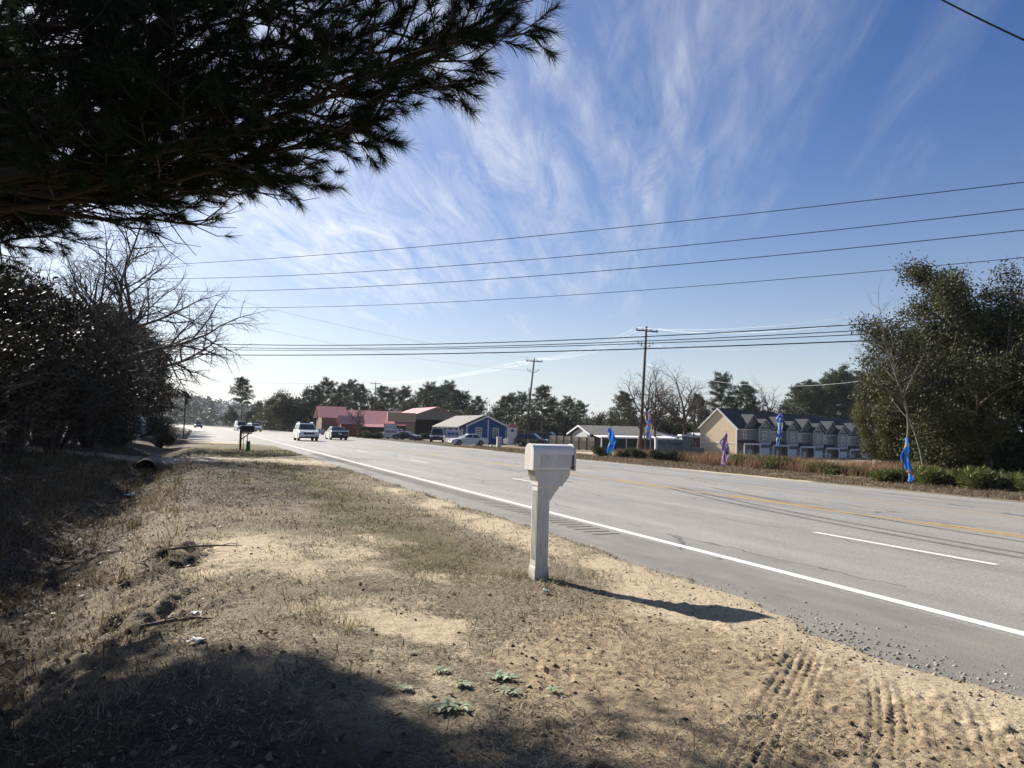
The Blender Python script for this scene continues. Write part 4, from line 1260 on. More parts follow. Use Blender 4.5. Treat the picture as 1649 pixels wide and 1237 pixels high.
blades('tall_dry_grass', u, t, z, .72 + 0 * t, .022 + 0 * t, .30, (.15, .085, .05), (.36, .235, .14), None)

# ---------------------------------------------------------------- far wood and hill
rng = np.random.default_rng(111)
Pw = []
for k in range(2800):
    px = rng.uniform(425, 1470); Y = rng.uniform(190, 300) if px < 940 else rng.uniform(180, 260)
    X = (px - CX) / F_PX * Y; zb = gz(X, Y); hh = (5 + 10 * vnoise(np.array([px * .03]), np.array([3.0]), 5)[0]) * rng.uniform(.4, 1.0) * (.75 if 930 < px < 1130 else .5 if px < 475 else 1)
    for j in range(8): Pw.append((X + rng.normal(0, 2.2), Y + rng.normal(0, 2), zb + hh * rng.uniform(0, 1)))
V, F = leaf_cloud(rng, Pw, None, 8, .8, .62, 1, True, .5)
tag(np_mesh('far_woods', V, F, leaf_mat('far wood leaf', (.016, .022, .010), (.070, .078, .034))), kind='stuff')
xs = np.linspace(-820, 400, 140); hl = []
Vh, Fh = [], []
for j, (Y, sc_) in enumerate([(560, 0), (640, .35), (720, .7), (800, 1.0), (900, .8), (1000, .2)]):
    for x in xs:
        px = CX + F_PX * x / 800
        hgt = 24 * math.exp(-((px - 210) / 190.0) ** 2) + 8 + 5 * fbm(np.array([px * .02]), np.array([j * .7]), 161, 4)[0] + 3.0 * fbm(np.array([px * .17]), np.array([j * 3.1]), 163, 3)[0]
        Vh.append((x * (Y / 800.0), Y, -1.5 + hgt * sc_))
n = len(xs)
Fh = [(j * n + i, j * n + i + 1, (j + 1) * n + i + 1, (j + 1) * n + i) for j in range(5) for i in range(n - 1)]
hill = np_mesh('hills', np.array(Vh), np.array(Fh), mat('wooded hill', (.016, .020, .013), var=.6, scale=.12, rough=.95, spec=.05), None, False); tag(hill, kind='structure')
rng = np.random.default_rng(113)
Pw = []
Vh = np.array(Vh).reshape(6, n, 3)
for k in range(4200):
    i = rng.integers(0, n - 1); j = rng.uniform(0, 3.3); a = j - int(j)
    q = Vh[int(j), i] * (1 - a) + Vh[int(j) + 1, i] * a
    Pw.append(q + np.array([rng.normal(0, 4), 0, rng.uniform(-1, 2.5)]))
V, F = leaf_cloud(rng, Pw, None, 12, 2.0, 2.6, .7, True, .6)
tag(np_mesh('hill_woods', V, F, leaf_mat('far hill leaf', (.012, .016, .010), (.040, .046, .026))), kind='stuff')
bp_ = pine_far('pine_tree', 15, 201, start=.2, dense=1.8, wide=.24, leafm=PINE_D)  # unseen pines added to block sky light over the near ground
for i, (x, y) in enumerate([(-6.5, -3.5), (-10, 2.5), (-2.5, -9)]):
    o = bp_ if i == 0 else copy_tree(bp_)
    o.location = (x, y, gz(x, y)); o.rotation_euler[2] = i * 2.0
    tag(o, 'dense pine added out of view beside and behind the viewer to deepen the shade', 'tree', 'pines added beside the viewer for shade')

# ================================================================ buildings
SH_GREY = mat('grey shingle', (.20, .19, .175), rough=.9, var=.3, scale=14, bump=.3)
SH_DARK = mat('blue black shingle', (.022, .025, .036), rough=.85, var=.35, scale=14, bump=.3)
RED_MET = mat('red metal roof', (.56, .24, .21), rough=.36, var=.14, scale=2, spec=.5)
GREY_MET = mat('ribbed grey metal roof', (.15, .145, .14), rough=.75, var=.25, scale=3, stretch=(1, .1, 1))
WHITE_T = mat('white trim paint', (.72, .72, .70), rough=.6, var=.06)
WHITE_MET = mat('white metal roof', (.78, .76, .74), rough=.4, var=.08)
BLUE_W = mat('blue siding', (.020, .075, .22), rough=.65, var=.12, scale=2, stretch=(.3, .3, 14))
TAN_W = mat('tan siding', (.62, .50, .33), rough=.75, var=.05, scale=2, stretch=(.3, .3, 8))
TANB = mat('tan stucco', (.46, .34, .215), rough=.85, var=.10)
GREY_W = mat('grey siding', (.22, .22, .205), rough=.7, var=.10, scale=2, stretch=(.3, .3, 9))
GREY_B = mat('grey board siding', (.25, .255, .245), rough=.7, var=.08, scale=2, stretch=(9, 9, .3))
DGREY_W = mat('charcoal wall', (.085, .083, .085), rough=.8, var=.2)
BRICK = mat('brown brick', (.155, .085, .068), rough=.9, var=.3, scale=12, col2=(.21, .13, .105))
BRICK_G = mat('grey brick', (.12, .125, .135), rough=.9, var=.3, scale=12)
DARK_IN = mat('dark interior', (.018, .016, .014), rough=.95)
DOORW = mat('white door', (.55, .56, .57), rough=.6, var=.05)
REDW = mat('red wall', (.22, .035, .032), rough=.8, var=.15)
GLASS = glass_mat()
PLANK = mat('weathered plank', (.40, .345, .27), rough=.9, var=.28, scale=5, stretch=(5, 5, .6))
POSTD = mat('dark timber', (.045, .035, .027), rough=.9, var=.3)
STEEL = mat('galvanised steel', (.32, .33, .34), rough=.45, metal=.6, var=.15)


def gable_roof(mb, x0, x1, y0, y1, ze, zr, axis='y', th=.14, ov=.35):
    """two slabs; AXIS is the ridge direction"""
    if axis == 'y':
        xm = (x0 + x1) / 2; k = (zr - ze) / (xm - x0); a, bq = x0 - ov, x1 + ov; zl = ze - k * ov
        pl = [(a, zl), (xm, zr), (xm, zr + th), (a, zl + th)]; pr = [(bq, zl), (bq, zl + th), (xm + .002, zr + th), (xm + .002, zr)]
        mb.prism(pl, y0 - ov, y1 + ov, 'y'); mb.prism(pr, y0 - ov, y1 + ov, 'y')
    else:
        ym = (y0 + y1) / 2; k = (zr - ze) / (ym - y0); a, bq = y0 - ov, y1 + ov; zl = ze - k * ov
        mb.prism([(a, zl), (ym, zr), (ym, zr + th), (a, zl + th)], x0 - ov, x1 + ov, 'x')
        mb.prism([(bq, zl), (bq, zl + th), (ym + .002, zr + th), (ym + .002, zr)], x0 - ov, x1 + ov, 'x')
    return mb


def house_wall(mb, x0, x1, y0, y1, z0, ze, zr, axis='y'):
    if axis == 'y':
        mb.prism([(x0, z0), (x1, z0), (x1, ze), ((x0 + x1) / 2, zr), (x0, ze)], y0, y1, 'y')
    else:
        mb.prism([(y0, z0), (y1, z0), (y1, ze), ((y0 + y1) / 2, zr), (y0, ze)], x0, x1, 'x')
    return mb


def window(parent, x, z, w, h, y=0.0, bars=(1, 1), fm=None):
    """a window in a wall that faces -y"""
    f = MB(); t = .09
    f.box(x - w / 2 - t, x + w / 2 + t, y - .06, y + .02, z + h, z + h + t); f.box(x - w / 2 - t, x + w / 2 + t, y - .08, y + .02, z - t, z)
    f.box(x - w / 2 - t, x - w / 2, y - .06, y + .02, z, z + h); f.box(x + w / 2, x + w / 2 + t, y - .06, y + .02, z, z + h)
    for i in range(1, bars[0] + 1):
        xx = x - w / 2 + w * i / (bars[0] + 1); f.box(xx - .02, xx + .02, y - .045, y + .02, z, z + h)
    for i in range(1, bars[1] + 1):
        zz = z + h * i / (bars[1] + 1); f.box(x - w / 2, x + w / 2, y - .05, y + .02, zz - .03, zz + .03)
    g = MB().box(x - w / 2, x + w / 2, y - .025, y + .01, z, z + h).build('pane', GLASS)
    fr = f.build('window', fm or WHITE_T, parent); g.parent = fr
    return fr


# ---- blue house
c = spot(751, 112.5)
o = thing('house', 'small blue house with a grey shingle gable roof and white framed windows', 'house', c, TH)
w_, l_, ze, zr = 6.5, 13.0, 2.75, 4.15
house_wall(MB(), 0, w_, 0, l_, -.4, ze, zr - .02).build('wall', BLUE_W, o)
rf = gable_roof(MB(), -1.2, w_, -.1, l_, ze - .25, zr + .06, 'y', .16, .3).build('roof', SH_GREY, o)
MB().tube([(w_ / 2 - 1.4, 4, 3.4), (w_ / 2 - 1.4, 4, 4.1)], [.07, .07], 8).build('vent_pipe', STEEL, rf)
tr = MB(); k = (zr - ze) / (w_ / 2)
for sgn in (-1, 1):
    e = w_ / 2 + sgn * (w_ / 2 + .32); zz = ze - k * .32
    tr.prism([(e, zz - .12), (e, zz + .1), (w_ / 2, zr + .16), (w_ / 2, zr - .06)], -.42, -.46, 'y')
tr.build('gable_trim', WHITE_T, o)
for bx_ in ((w_ / 2 + .15, w_ / 2 + .3, -.03, .01, 0, 3.7), (-.02, .12, -.03, .01, -.2, ze), (w_ - .1, w_ + .02, -.03, .01, -.2, ze)): MB().box(*bx_).build('corner_board', WHITE_T, o)
window(o, 1.95, 1.0, .85, 1.35, 0, (2, 3)); window(o, 4.75, 1.0, .85, 1.35, 0, (2, 3))
for i in range(5): MB().box(-1.25, -1.13, .3 + i * 2.6, .42 + i * 2.6, -.4, 2.45).build('porch_post', WHITE_T, o)
MB().box(-1.35, 0, 0, l_, -.4, .12).build('porch_floor', PLANK, o)
rl = MB().box(-1.22, -1.16, .4, 11, .95, 1.02)
for i in range(60): rl.box(-1.21, -1.17, .5 + i * .18, .54 + i * .18, .14, .95)
rl.build('porch_rail', WHITE_T, o)
for i in range(3): MB().box(-.03, .01, 1.6 + i * 3.6, 2.7 + i * 3.6, .9, 2.2).build('side_window', DOORW, o)

# ---- red-roofed building
c = spot(668, 150)
o = thing('barn_building', 'long building with pale red metal roofs and a tall dark open barn gable', 'building', c, TH)
w_, l_ = 8.9, 18; ze, zr = 4.85, 6.45; zb = 3.9
mb = MB().prism([(0, zb), (w_, zb), (w_, ze), (w_ / 2, zr - .03), (0, ze)], 0, .2, 'y'); mb.build('gable_wall', mat('tan grey stucco', (.24, .205, .17), rough=.9, var=.1), o)  # gable face has its own tan grey colour
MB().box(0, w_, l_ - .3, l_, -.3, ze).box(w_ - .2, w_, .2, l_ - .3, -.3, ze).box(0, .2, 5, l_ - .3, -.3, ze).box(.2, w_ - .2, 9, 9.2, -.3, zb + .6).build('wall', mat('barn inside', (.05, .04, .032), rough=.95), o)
gable_roof(MB(), 0, w_, 0, l_, ze, zr, 'y', .12, .45).build('roof', RED_MET, o)
for xx in (.1, 3.0, 6.0, w_ - .3): MB().box(xx, xx + .22, .02, .24, -.3, zb).build('bay_post', POSTD, o)
MB().box(-5.8, -.02, -.3, .3, 3.35, 5.15).build('fascia_wall', TANB, o)
MB().box(-1.9, -.02, .32, 4, -.3, 3.34).build('front_wall', TANB, o)
MB().prism([(-1.5, 2.75), (.5, 3.33), (.5, 3.40), (-1.5, 2.82)], -4.4, -.5, 'x').build('awning', RED_MET, o)
house_wall(MB(), -13.4, -2.0, .6, 11.5, -.3, 2.7, 5.35, 'x').build('wing_wall', mat('grey brown plank wall', (.12, .11, .10), rough=.9, var=.2, scale=3, stretch=(8, 8, .3)), o)
gable_roof(MB(), -13.4, -2.0, .6, 11.5, 2.7, 5.4, 'x', .1, .5).build('wing_roof', RED_MET, o)
MB().prism([(-1.6, 2.1), (.2, 2.62), (.2, 2.70), (-1.6, 2.18)], -11.0, -4.6, 'x').build('porch_roof', RED_MET, o)
house_wall(MB(), -18.2, -13.6, 2.5, 9.5, -.3, 4.05, 5.95, 'x').build('gate_wall', mat('brown board wall', (.16, .105, .07), rough=.9, var=.2), o)
gable_roof(MB(), -18.2, -13.6, 2.5, 9.5, 4.05, 6.0, 'x', .1, .55).build('gate_roof', RED_MET, o)
MB().prism([(3.2, 4.2), (8.8, 4.2), (6.0, 5.75)], -18.24, -18.21, 'x').build('gable_panel', mat('cream gable', (.55, .48, .33), rough=.8), o)
for yy in (1.2,): MB().box(-15.2, -14.9, yy, yy + .3, -.3, 3.9).build('porch_post', WHITE_T, o)
house_wall(MB(), -15.3, -11.3, -2.6, .2, -.3, 3.0, 4.1, 'x').build('entry_wall', REDW, o)
gable_roof(MB(), -15.3, -11.3, -2.6, .2, 3.0, 4.15, 'x', .09, .5).build('entry_roof', RED_MET, o)
MB().prism([(-2.5, 3.05), (.1, 3.05), (-1.2, 3.95)], -15.34, -15.31, 'x').build('entry_gable_panel', mat('cream gable', (.55, .48, .33)), o)

# ---- low grey building
c = spot(951, 105)
o = thing('outbuilding', 'low grey building with ribbed metal roof and a white edged porch', 'building', c, TH)
l_, d_, ze, zr = 11.5, 6.4, 2.15, 3.3
house_wall(MB(), 0, l_, 0, d_, -.6, ze, zr - .02, 'x').build('wall', DGREY_W, o)
gable_roof(MB(), 0, l_, 0, d_, ze, zr, 'x', .1, .35).build('roof', GREY_MET, o)
rb = MB(); kk = (zr - ze) / (d_ / 2)
for i in range(24):
    xx = -.3 + i * .52
    rb.add([(xx, -.34, ze - .34 * kk + .105), (xx + .06, -.34, ze - .34 * kk + .105), (xx + .06, d_ / 2, zr + .105), (xx, d_ / 2, zr + .105), (xx + .03, -.34, ze - .34 * kk + .15), (xx + .03, d_ / 2, zr + .15)], [(0, 4, 5, 3), (4, 1, 2, 5)])
rb.build('roof_ribs', GREY_MET, o)
tr = MB()
for sgn in (-1, 1):
    e = d_ / 2 + sgn * (d_ / 2 + .36); zz = ze - kk * .36
    tr.prism([(e, zz - .1), (e, zz + .12), (d_ / 2, zr + .12), (d_ / 2, zr - .1)], -.40, -.36, 'x')
tr.build('gable_trim', WHITE_T, o)
MB().prism([(1.0, 1.2), (d_ - 1.0, 1.2), (d_ - 1.0, 2.2), (d_ / 2, 3.0), (1.0, 2.2)], -.03, .0, 'x').build('gable_panel', mat('pale gable panel', (.42, .43, .42)), o)
MB().prism([(-2.6, 1.62), (-.36, 1.98), (-.36, 2.06), (-2.6, 1.82)], .2, l_ + 1.6, 'x').build('porch_roof', WHITE_MET, o)
for i in range(4): MB().box(.3 + i * 4.0, .42 + i * 4.0, -2.5, -2.38, -.6, 1.66).build('porch_post', WHITE_T, o)

# ---- long brick building
c = spot(1028, 138)
o = thing('brick_building', 'long low brick building with a white roof half hidden by the townhouses', 'building', c, TH)
MB().box(0, 30, 0, 9, -1.2, 2.75).build('wall', BRICK, o)
MB().prism([(-.5, 2.75), (9.5, 2.75), (9.5, 2.95), (4.5, 3.7), (-.5, 2.95)], -.5, 30.5, 'x').build('roof', WHITE_MET, o)
for i in range(6): window(o, 3 + i * 4.6, .6, 1.2, 1.1, 0, (1, 0))

# ---- townhouses
TROT = R(33.0)
c0 = spot(1187, 133); tx, ty = math.cos(TROT), math.sin(TROT)
UWD = 8.0; DEP = 8.6; EV = 5.35; RG = 8.75


def townhouse():
    o = tree_thing('townhouse', c0, TROT)
    wl = MB(); wl.prism([(0, -.8), (DEP, -.8), (DEP, EV), (DEP / 2, RG - .03), (0, EV)], 0.02, UWD - .02, 'x')
    wl.build('wall', GREY_W, o)
    rm = MB(); k = (RG - EV) / (DEP / 2); a = -.4
    rm.prism([(a, EV + k * a), (DEP / 2, RG), (DEP / 2, RG + .16), (a, EV + k * a + .16)], 0, UWD, 'x')
    rm.prism([(DEP - a, EV + k * a), (DEP - a, EV + k * a + .16), (DEP / 2 + .002, RG + .16), (DEP / 2 + .002, RG)], 0, UWD, 'x')
    # large cross gable and small bay gable
    def cross(x0, x1, zr, yf):
        xm = (x0 + x1) / 2; yb = (zr - EV) / k
        zl = EV - .12
        for s_, xe in ((-1, x0 - .25), (1, x1 + .25)):
            rm.add([(xe, yf, zl), (xm, yf, zr), (xm, yb, zr + .02), (xe, max(.0, yf) , zl + .02), (xe, yf, zl + .13), (xm, yf, zr + .13), (xm, yb + .35, zr + .13), (xe, .0, zl + .13)],
                   [(0, 1, 5, 4), (4, 5, 6, 7), (0, 3, 2, 1), (0, 4, 7, 3)])
    cross(1.9, 6.3, 7.75, -.32)
    cross(4.55, 8.15, 6.95, -1.25)
    rm.build('roof', SH_DARK, o)
    MB().prism([(2.05, EV), (6.15, EV), (4.1, 7.6)], -.06, -.02, 'y').build('cross_gable', mat('dark shingle siding', (.10, .105, .11), rough=.8, var=.2, scale=10), o)
    by = MB().box(4.75, 7.95, -1.0, .0, 2.55, EV)
    by.prism([(4.75, EV), (7.95, EV), (6.35, 6.85)], -1.0, -.07, 'y').build('bay', GREY_B, o)
    MB().box(4.7, 8.0, -1.12, -.99, EV - .02, EV + .16).build('bay_eave', SH_DARK, o)
    t = MB(); t.box(4.68, 4.8, -1.05, -.98, 2.45, EV); t.box(7.9, 8.02, -1.05, -.98, 2.45, EV); t.box(4.81, 7.89, -1.05, -.98, 2.42, 2.62); t.box(0, 4.67, -.42, -.36, EV - .36, EV - .2)
    for sx_ in (-1, 1): t.prism([(6.35 + sx_ * 1.98, 5.2), (6.35 + sx_ * 1.98, 5.34), (6.35, 7.04), (6.35, 6.9)], -1.29, -1.26, 'y')
    for sx_ in (-1, 1): t.prism([(4.1 + sx_ * 2.4, 5.24), (4.1 + sx_ * 2.4, 5.38), (4.1, 7.84), (4.1, 7.7)], -.36, -.33, 'y')
    t.build('trim', mat('grey white trim', (.50, .51, .51), rough=.6, var=.05), o)
    window(o, 6.35, 3.3, .85, 1.45, -1.0, (0, 1)); window(o, 2.0, 3.5, .8, 1.35, 0, (0, 1))
    MB().prism([(-1.5, 2.62), (0, 3.15), (0, 3.0), (-1.5, 2.48)], .1, 4.66, 'x').build('porch_roof', SH_DARK, o)
    MB().box(.1, 4.66, -1.56, -1.46, 2.28, 2.62).build('porch_fascia', mat('grey white trim', (.50, .51, .51)), o)
    for xx in (.12, 4.4): MB().box(xx, xx + .2, -1.5, -1.3, -.8, 2.28).build('porch_post', WHITE_T, o)
    MB().box(4.75, 7.95, -.98, -.0, -.8, 2.5).build('garage_surround', BRICK_G, o)
    MB().box(5.05, 7.65, -1.03, -.985, -.8, 1.75).build('garage_door', DOORW, o)
    d = MB().box(2.9, 3.85, -.06, -.0, -.7, 1.5).build('door', DOORW, o)
    MB().box(3.0, 3.06, -.11, -.06, .35, .47).build('handle', STEEL, d)
    window(o, 1.6, .0, .7, 1.2, 0, (0, 1))
    return o


th0 = townhouse()
TWN = []
for i in range(7):
    q = th0 if i == 0 else copy_tree(th0)
    q.location = c0 + Vector((tx * UWD * i, ty * UWD * i, -.22 * i)); q.rotation_euler = (0, 0, TROT); TWN.append(q)
    if i == 0: q['label'] = 'end townhouse with the bare tan gable wall facing the road'; q['category'] = 'house'; q['group'] = 'row of grey townhouses'
    else: row(q, 'row of grey townhouses', 'grey townhouse', 'along the row past the tan end wall', 'house')
# only the first unit shows its end wall
ew = MB().prism([(0, -.8), (DEP, -.8), (DEP, EV - .02), (DEP / 2, RG - .1), (0, EV - .02)], -.1, .0, 'x').build('end_wall', TAN_W, th0)
tr = MB(); k = (RG - EV) / (DEP / 2)
for sgn in (-1, 1):
    e = DEP / 2 + sgn * (DEP / 2 + .42); zz = EV - .42 * k
    tr.prism([(e, zz - .1), (e, zz + .18), (DEP / 2, RG + .18), (DEP / 2, RG - .1)], -.42, -.34, 'x')
    tr.prism([(e, zz - .02), (e, zz + .06), (DEP / 2, RG + .1), (DEP / 2, RG + .02)], -.34, .0, 'x')
tr.box(-.16, -.08, -.05, .12, -.8, EV); tr.box(-.16, -.08, DEP - .12, DEP + .05, -.8, EV); tr.box(-.14, -.1, .12, DEP - .12, 2.5, 2.62)
tr.build('gable_trim', WHITE_T, th0)

# ---- plank fence
def fence(a, b_, h, name, label, n):
    c = Vector(a); d = Vector(b_) - c; d.z = 0; Lg = d.length
    o = thing(name, label, 'fence', c, math.atan2(d.y, d.x))
    sl = (b_[2] - a[2]) / Lg
    for i in range(n):
        x0, x1 = Lg * i / n, Lg * (i + 1) / n; zb = sl * (x0 + x1) / 2
        m = MB(); kx = int((x1 - x0) / .15)
        for j in range(kx):
            xx = x0 + .08 + j * (x1 - x0 - .1) / kx
            m.box(xx, xx + .13, -.02, .0, zb + .05, zb + h + .05 * math.sin(j * 9.7 + i) * .6)
        m.box(x0 + .06, x1 - .03, .002, .05, zb + .4, zb + .48); m.box(x0 + .06, x1 - .03, -.06, -.022, zb + h - .5, zb + h - .42)
        m.build('panel', PLANK, o)
    for i in range(n + 1):
        xx = Lg * i / n; zb = sl * xx
        MB().box(xx - .06, xx + .06, -.09, .06, zb - .2, zb + h - .05).build('post', POSTD, o)
    return o


fence(spot(884, 96), spot(958, 90), 1.65, 'plank_fence', 'weathered plank fence with dark posts left of the low grey building', 6)

# ================================================================ vehicles
TYRE = mat('tyre rubber', (.018, .018, .018), rough=.85, var=.1)
RIM = mat('alloy rim', (.45, .46, .47), rough=.35, metal=.8, var=.05)
CGLASS = mat('tinted car glass', (.018, .022, .026), rough=.04, var=.1, spec=.9)
HEADL = mat('headlight lens', (.75, .76, .78), rough=.12, var=.05, spec=.8)
TAILL = mat('tail light lens', (.16, .012, .012), rough=.2, var=.1)
PLATE = mat('number plate', (.6, .6, .58), rough=.5, var=.05)
BLKP = mat('black plastic', (.02, .02, .021), rough=.6, var=.1)


def paint(name, c): return mat(name, c, rough=.28, var=.04, scale=2, spec=.5, coat=.8)


STY = {
    'sedan': dict(L=4.85, W=1.85, lo=[(-2.38, .32), (-2.42, .62), (-2.36, .93), (-2.05, 1.0), (-1.5, 1.02), (0, .96), (1.05, .95), (1.9, .84), (2.3, .72), (2.42, .5), (2.38, .24)], gh=(-1.75, 1.12, -.85, .12, 1.46), wh=.33, wb=(-1.42, 1.43), sill=.2),
    'suv': dict(L=4.75, W=1.92, lo=[(-2.3, .4), (-2.36, .8), (-2.32, 1.08), (-2.0, 1.12), (0, 1.08), (1.0, 1.1), (1.9, 1.02), (2.25, .88), (2.36, .6), (2.3, .3)], gh=(-2.18, 1.15, -1.85, .3, 1.72), wh=.37, wb=(-1.38, 1.42), sill=.28),
    'van': dict(L=5.3, W=2.0, lo=[(-2.6, .4), (-2.64, .9), (-2.6, 1.2), (0, 1.2), (1.3, 1.16), (2.2, 1.05), (2.55, .9), (2.63, .6), (2.58, .32)], gh=(-2.55, 1.75, -2.45, .95, 2.1), wh=.37, wb=(-1.6, 1.75), sill=.3),
}


def car(name, style, pm, label, cat, loc, heading, rack=False, scale=1.0, group=None):
    S = STY[style]; L_, W_, lo = S['L'], S['W'], S['lo']
    o = thing(name, label, cat, loc, heading, group, scale=scale)
    wh, sill = S['wh'], S['sill']
    bot = []
    for wx in (S['wb'][1], S['wb'][0]):                       # underside from front to rear with wheel arches
        bot.append((wx + wh + .09, sill))
        for a in range(1, 6):
            an = math.pi * a / 6; bot.append((wx + (wh + .08) * math.cos(an), sill + (wh + .10) * math.sin(an) * 1.25))
        bot.append((wx - wh - .09, sill))
    prof = lo + bot
    cz = .62
    secs = []
    for y, sx_, sz_ in ((-W_ / 2, .972, .90), (-W_ / 2 + .05, .992, .975), (-W_ / 2 + .22, 1, 1), (0, 1.004, 1.012), (W_ / 2 - .22, 1, 1), (W_ / 2 - .05, .992, .975), (W_ / 2, .972, .90)):
        secs.append([(x * sx_, y, cz + (z - cz) * (sz_ if z > cz else 1)) for x, z in prof])
    MB().sections(secs).build('body', pm, o)
    b0, b1, r0, r1, rz = S['gh']; w1, w2 = W_ / 2 - .07, W_ / 2 - .26
    zb = max(z for x, z in lo) - .09
    def zl(x): return zb
    g = MB(); rings = []
    for f, e in ((0, 0), (.55, .03), (.88, .035), (1.0, 0)):
        x0 = b0 + (r0 - b0) * f ** 1.1 - e; x1 = b1 + (r1 - b1) * f ** 1.1 + e; ww = w1 + (w2 - w1) * f + e * .6; z = zb + (rz - zb) * f
        rings.append([(x0, -ww, z), (x0, ww, z), (x1, ww, z), (x1, -ww, z)])
    g.sections(rings); g.build('cabin', pm, o, bevel=.07)
    H = rz - zb
    def pt(f, s, side):
        x0 = b0 + (r0 - b0) * f ** 1.1 ; x1 = b1 + (r1 - b1) * f ** 1.1; ww = w1 + (w2 - w1) * f
        return (x0 + (x1 - x0) * s, side * (ww + .045), zb + H * f)
    for side in (-1, 1):
        for s0, s1 in ((.09, .50), (.53, .90)) if style != 'van' else ((.62, .93),):
            m = MB(); q = [pt(.16, s0, side), pt(.16, s1, side), pt(.84, s1 - .02, side), pt(.84, s0 + .02, side)]
            q2 = [(x, y - side * .05, z) for x, y, z in q]
            m.add(q + q2, [(0, 1, 2, 3), (4, 7, 6, 5), (0, 4, 5, 1), (1, 5, 6, 2), (2, 6, 7, 3), (3, 7, 4, 0)]); m.build('side_window', CGLASS, o)
    for nm, s, dx in (('windscreen', 1, .05), ('rear_window', 0, -.05)):
        q = []
        for f, k in ((.14, .90), (.14, -.90), (.86, -.86), (.86, .86)):
            p = pt(f, s, 1); q.append((p[0] + dx, k * (p[1] - .06), p[2]))
        q2 = [(x - dx, y, z - .02) for x, y, z in q]
        MB().add(q + q2, [(0, 1, 2, 3), (4, 7, 6, 5), (0, 4, 5, 1), (1, 5, 6, 2), (2, 6, 7, 3), (3, 7, 4, 0)]).build(nm, CGLASS, o)
    fx, rx = lo[-3][0], lo[1][0]; fz, rz_ = lo[-3][1], lo[1][1]
    for side in (-1, 1):
        y0, y1 = sorted((side * (W_ / 2 - .12), side * (W_ / 2 - .52)))
        MB().box(fx - .16, fx + .05, y0, y1, fz - .13, fz + .05).build('headlight', HEADL, o, bevel=.03)
        y0, y1 = sorted((side * (W_ / 2 - .1), side * (W_ / 2 - .40)))
        MB().box(rx - .02, rx + .14, y0, y1, rz_ + .10, rz_ + .22).build('tail_light', TAILL, o, bevel=.03)
        MB().box(b1 - .42, b1 - .26, side * (W_ / 2 + .14) - .09, side * (W_ / 2 + .14) + .09, zb + .06, zb + .22).build('mirror', pm, o, bevel=.03)
    MB().box(fx + .02, fx + .09, -.50, .50, fz - .26, fz - .04).build('grille', BLKP, o)
    MB().box(fx - .25, fx + .11, -W_ / 2 + .06, W_ / 2 - .06, sill + .02, sill + .16).build('bumper', BLKP, o, bevel=.03)
    MB().box(rx - .06, rx + .2, -W_ / 2 + .06, W_ / 2 - .06, sill + .04, sill + .2).build('bumper', BLKP, o, bevel=.03)
    MB().box(rx - .05, rx - .01, -.16, .16, rz_ - .02, rz_ + .14).build('number_plate', PLATE, o)
    if rack:
        m = MB()
        for side in (-1, 1): m.tube([(r0 + .1, side * .62, S['gh'][4] + .0), (r0 + .25, side * .62, S['gh'][4] + .08), (r1 - .25, side * .62, S['gh'][4] + .08), (r1 - .1, side * .62, S['gh'][4])], [.022] * 4, 5)
        m.build('roof_rails', RIM, o)
    for wx in S['wb']:
        for side in (-1, 1):
            y = side * (W_ / 2 - .12); n = 20
            t = MB(); rg = []
            for yy, rr in ((-.11, wh * .62), (-.11, wh * .93), (-.07, wh), (.07, wh), (.11, wh * .93), (.11, wh * .62)):
                rg.append([(rr * math.cos(a * 2 * math.pi / n), y + yy, wh + rr * math.sin(a * 2 * math.pi / n)) for a in range(n)])
            t.sections(rg, cap=False)
            wl = tree_thing('wheel', (wx, 0, 0)); wl.parent = o
            t.build('tyre', TYRE, wl, smooth=True)
            r = MB(); yo = y + side * .10
            for a in range(5):
                an = a * 2 * math.pi / 5
                r.add([(wh * .12 * math.cos(an + 1.2), yo, wh + wh * .12 * math.sin(an + 1.2)), (wh * .12 * math.cos(an - 1.2), yo, wh + wh * .12 * math.sin(an - 1.2)),
                       (wh * .62 * math.cos(an - .22), yo, wh + wh * .62 * math.sin(an - .22)), (wh * .62 * math.cos(an + .22), yo, wh + wh * .62 * math.sin(an + .22))], [(0, 1, 2, 3)])
            rg = [[(rr * math.cos(a * 2 * math.pi / n), y + side * dy, wh + rr * math.sin(a * 2 * math.pi / n)) for a in range(n)] for rr, dy in ((wh * .64, .085), (wh * .56, .112), (wh * .54, .03))]
            r.sections(rg, cap=False)
            r.build('rim', RIM, wl, smooth=False)
            MB().sections([[(wh * .6 * math.cos(a * 2 * math.pi / n), y + side * dy, wh + wh * .6 * math.sin(a * 2 * math.pi / n)) for a in range(n)] for dy in (.0, .05)]).build('brake_disc', BLKP, wl)
    return o


def road_spot(px, Y):
    p = spot(px, Y); u, t = ut(p.x, p.y); p.z = float(road_z(u - shift(t)))
    return p


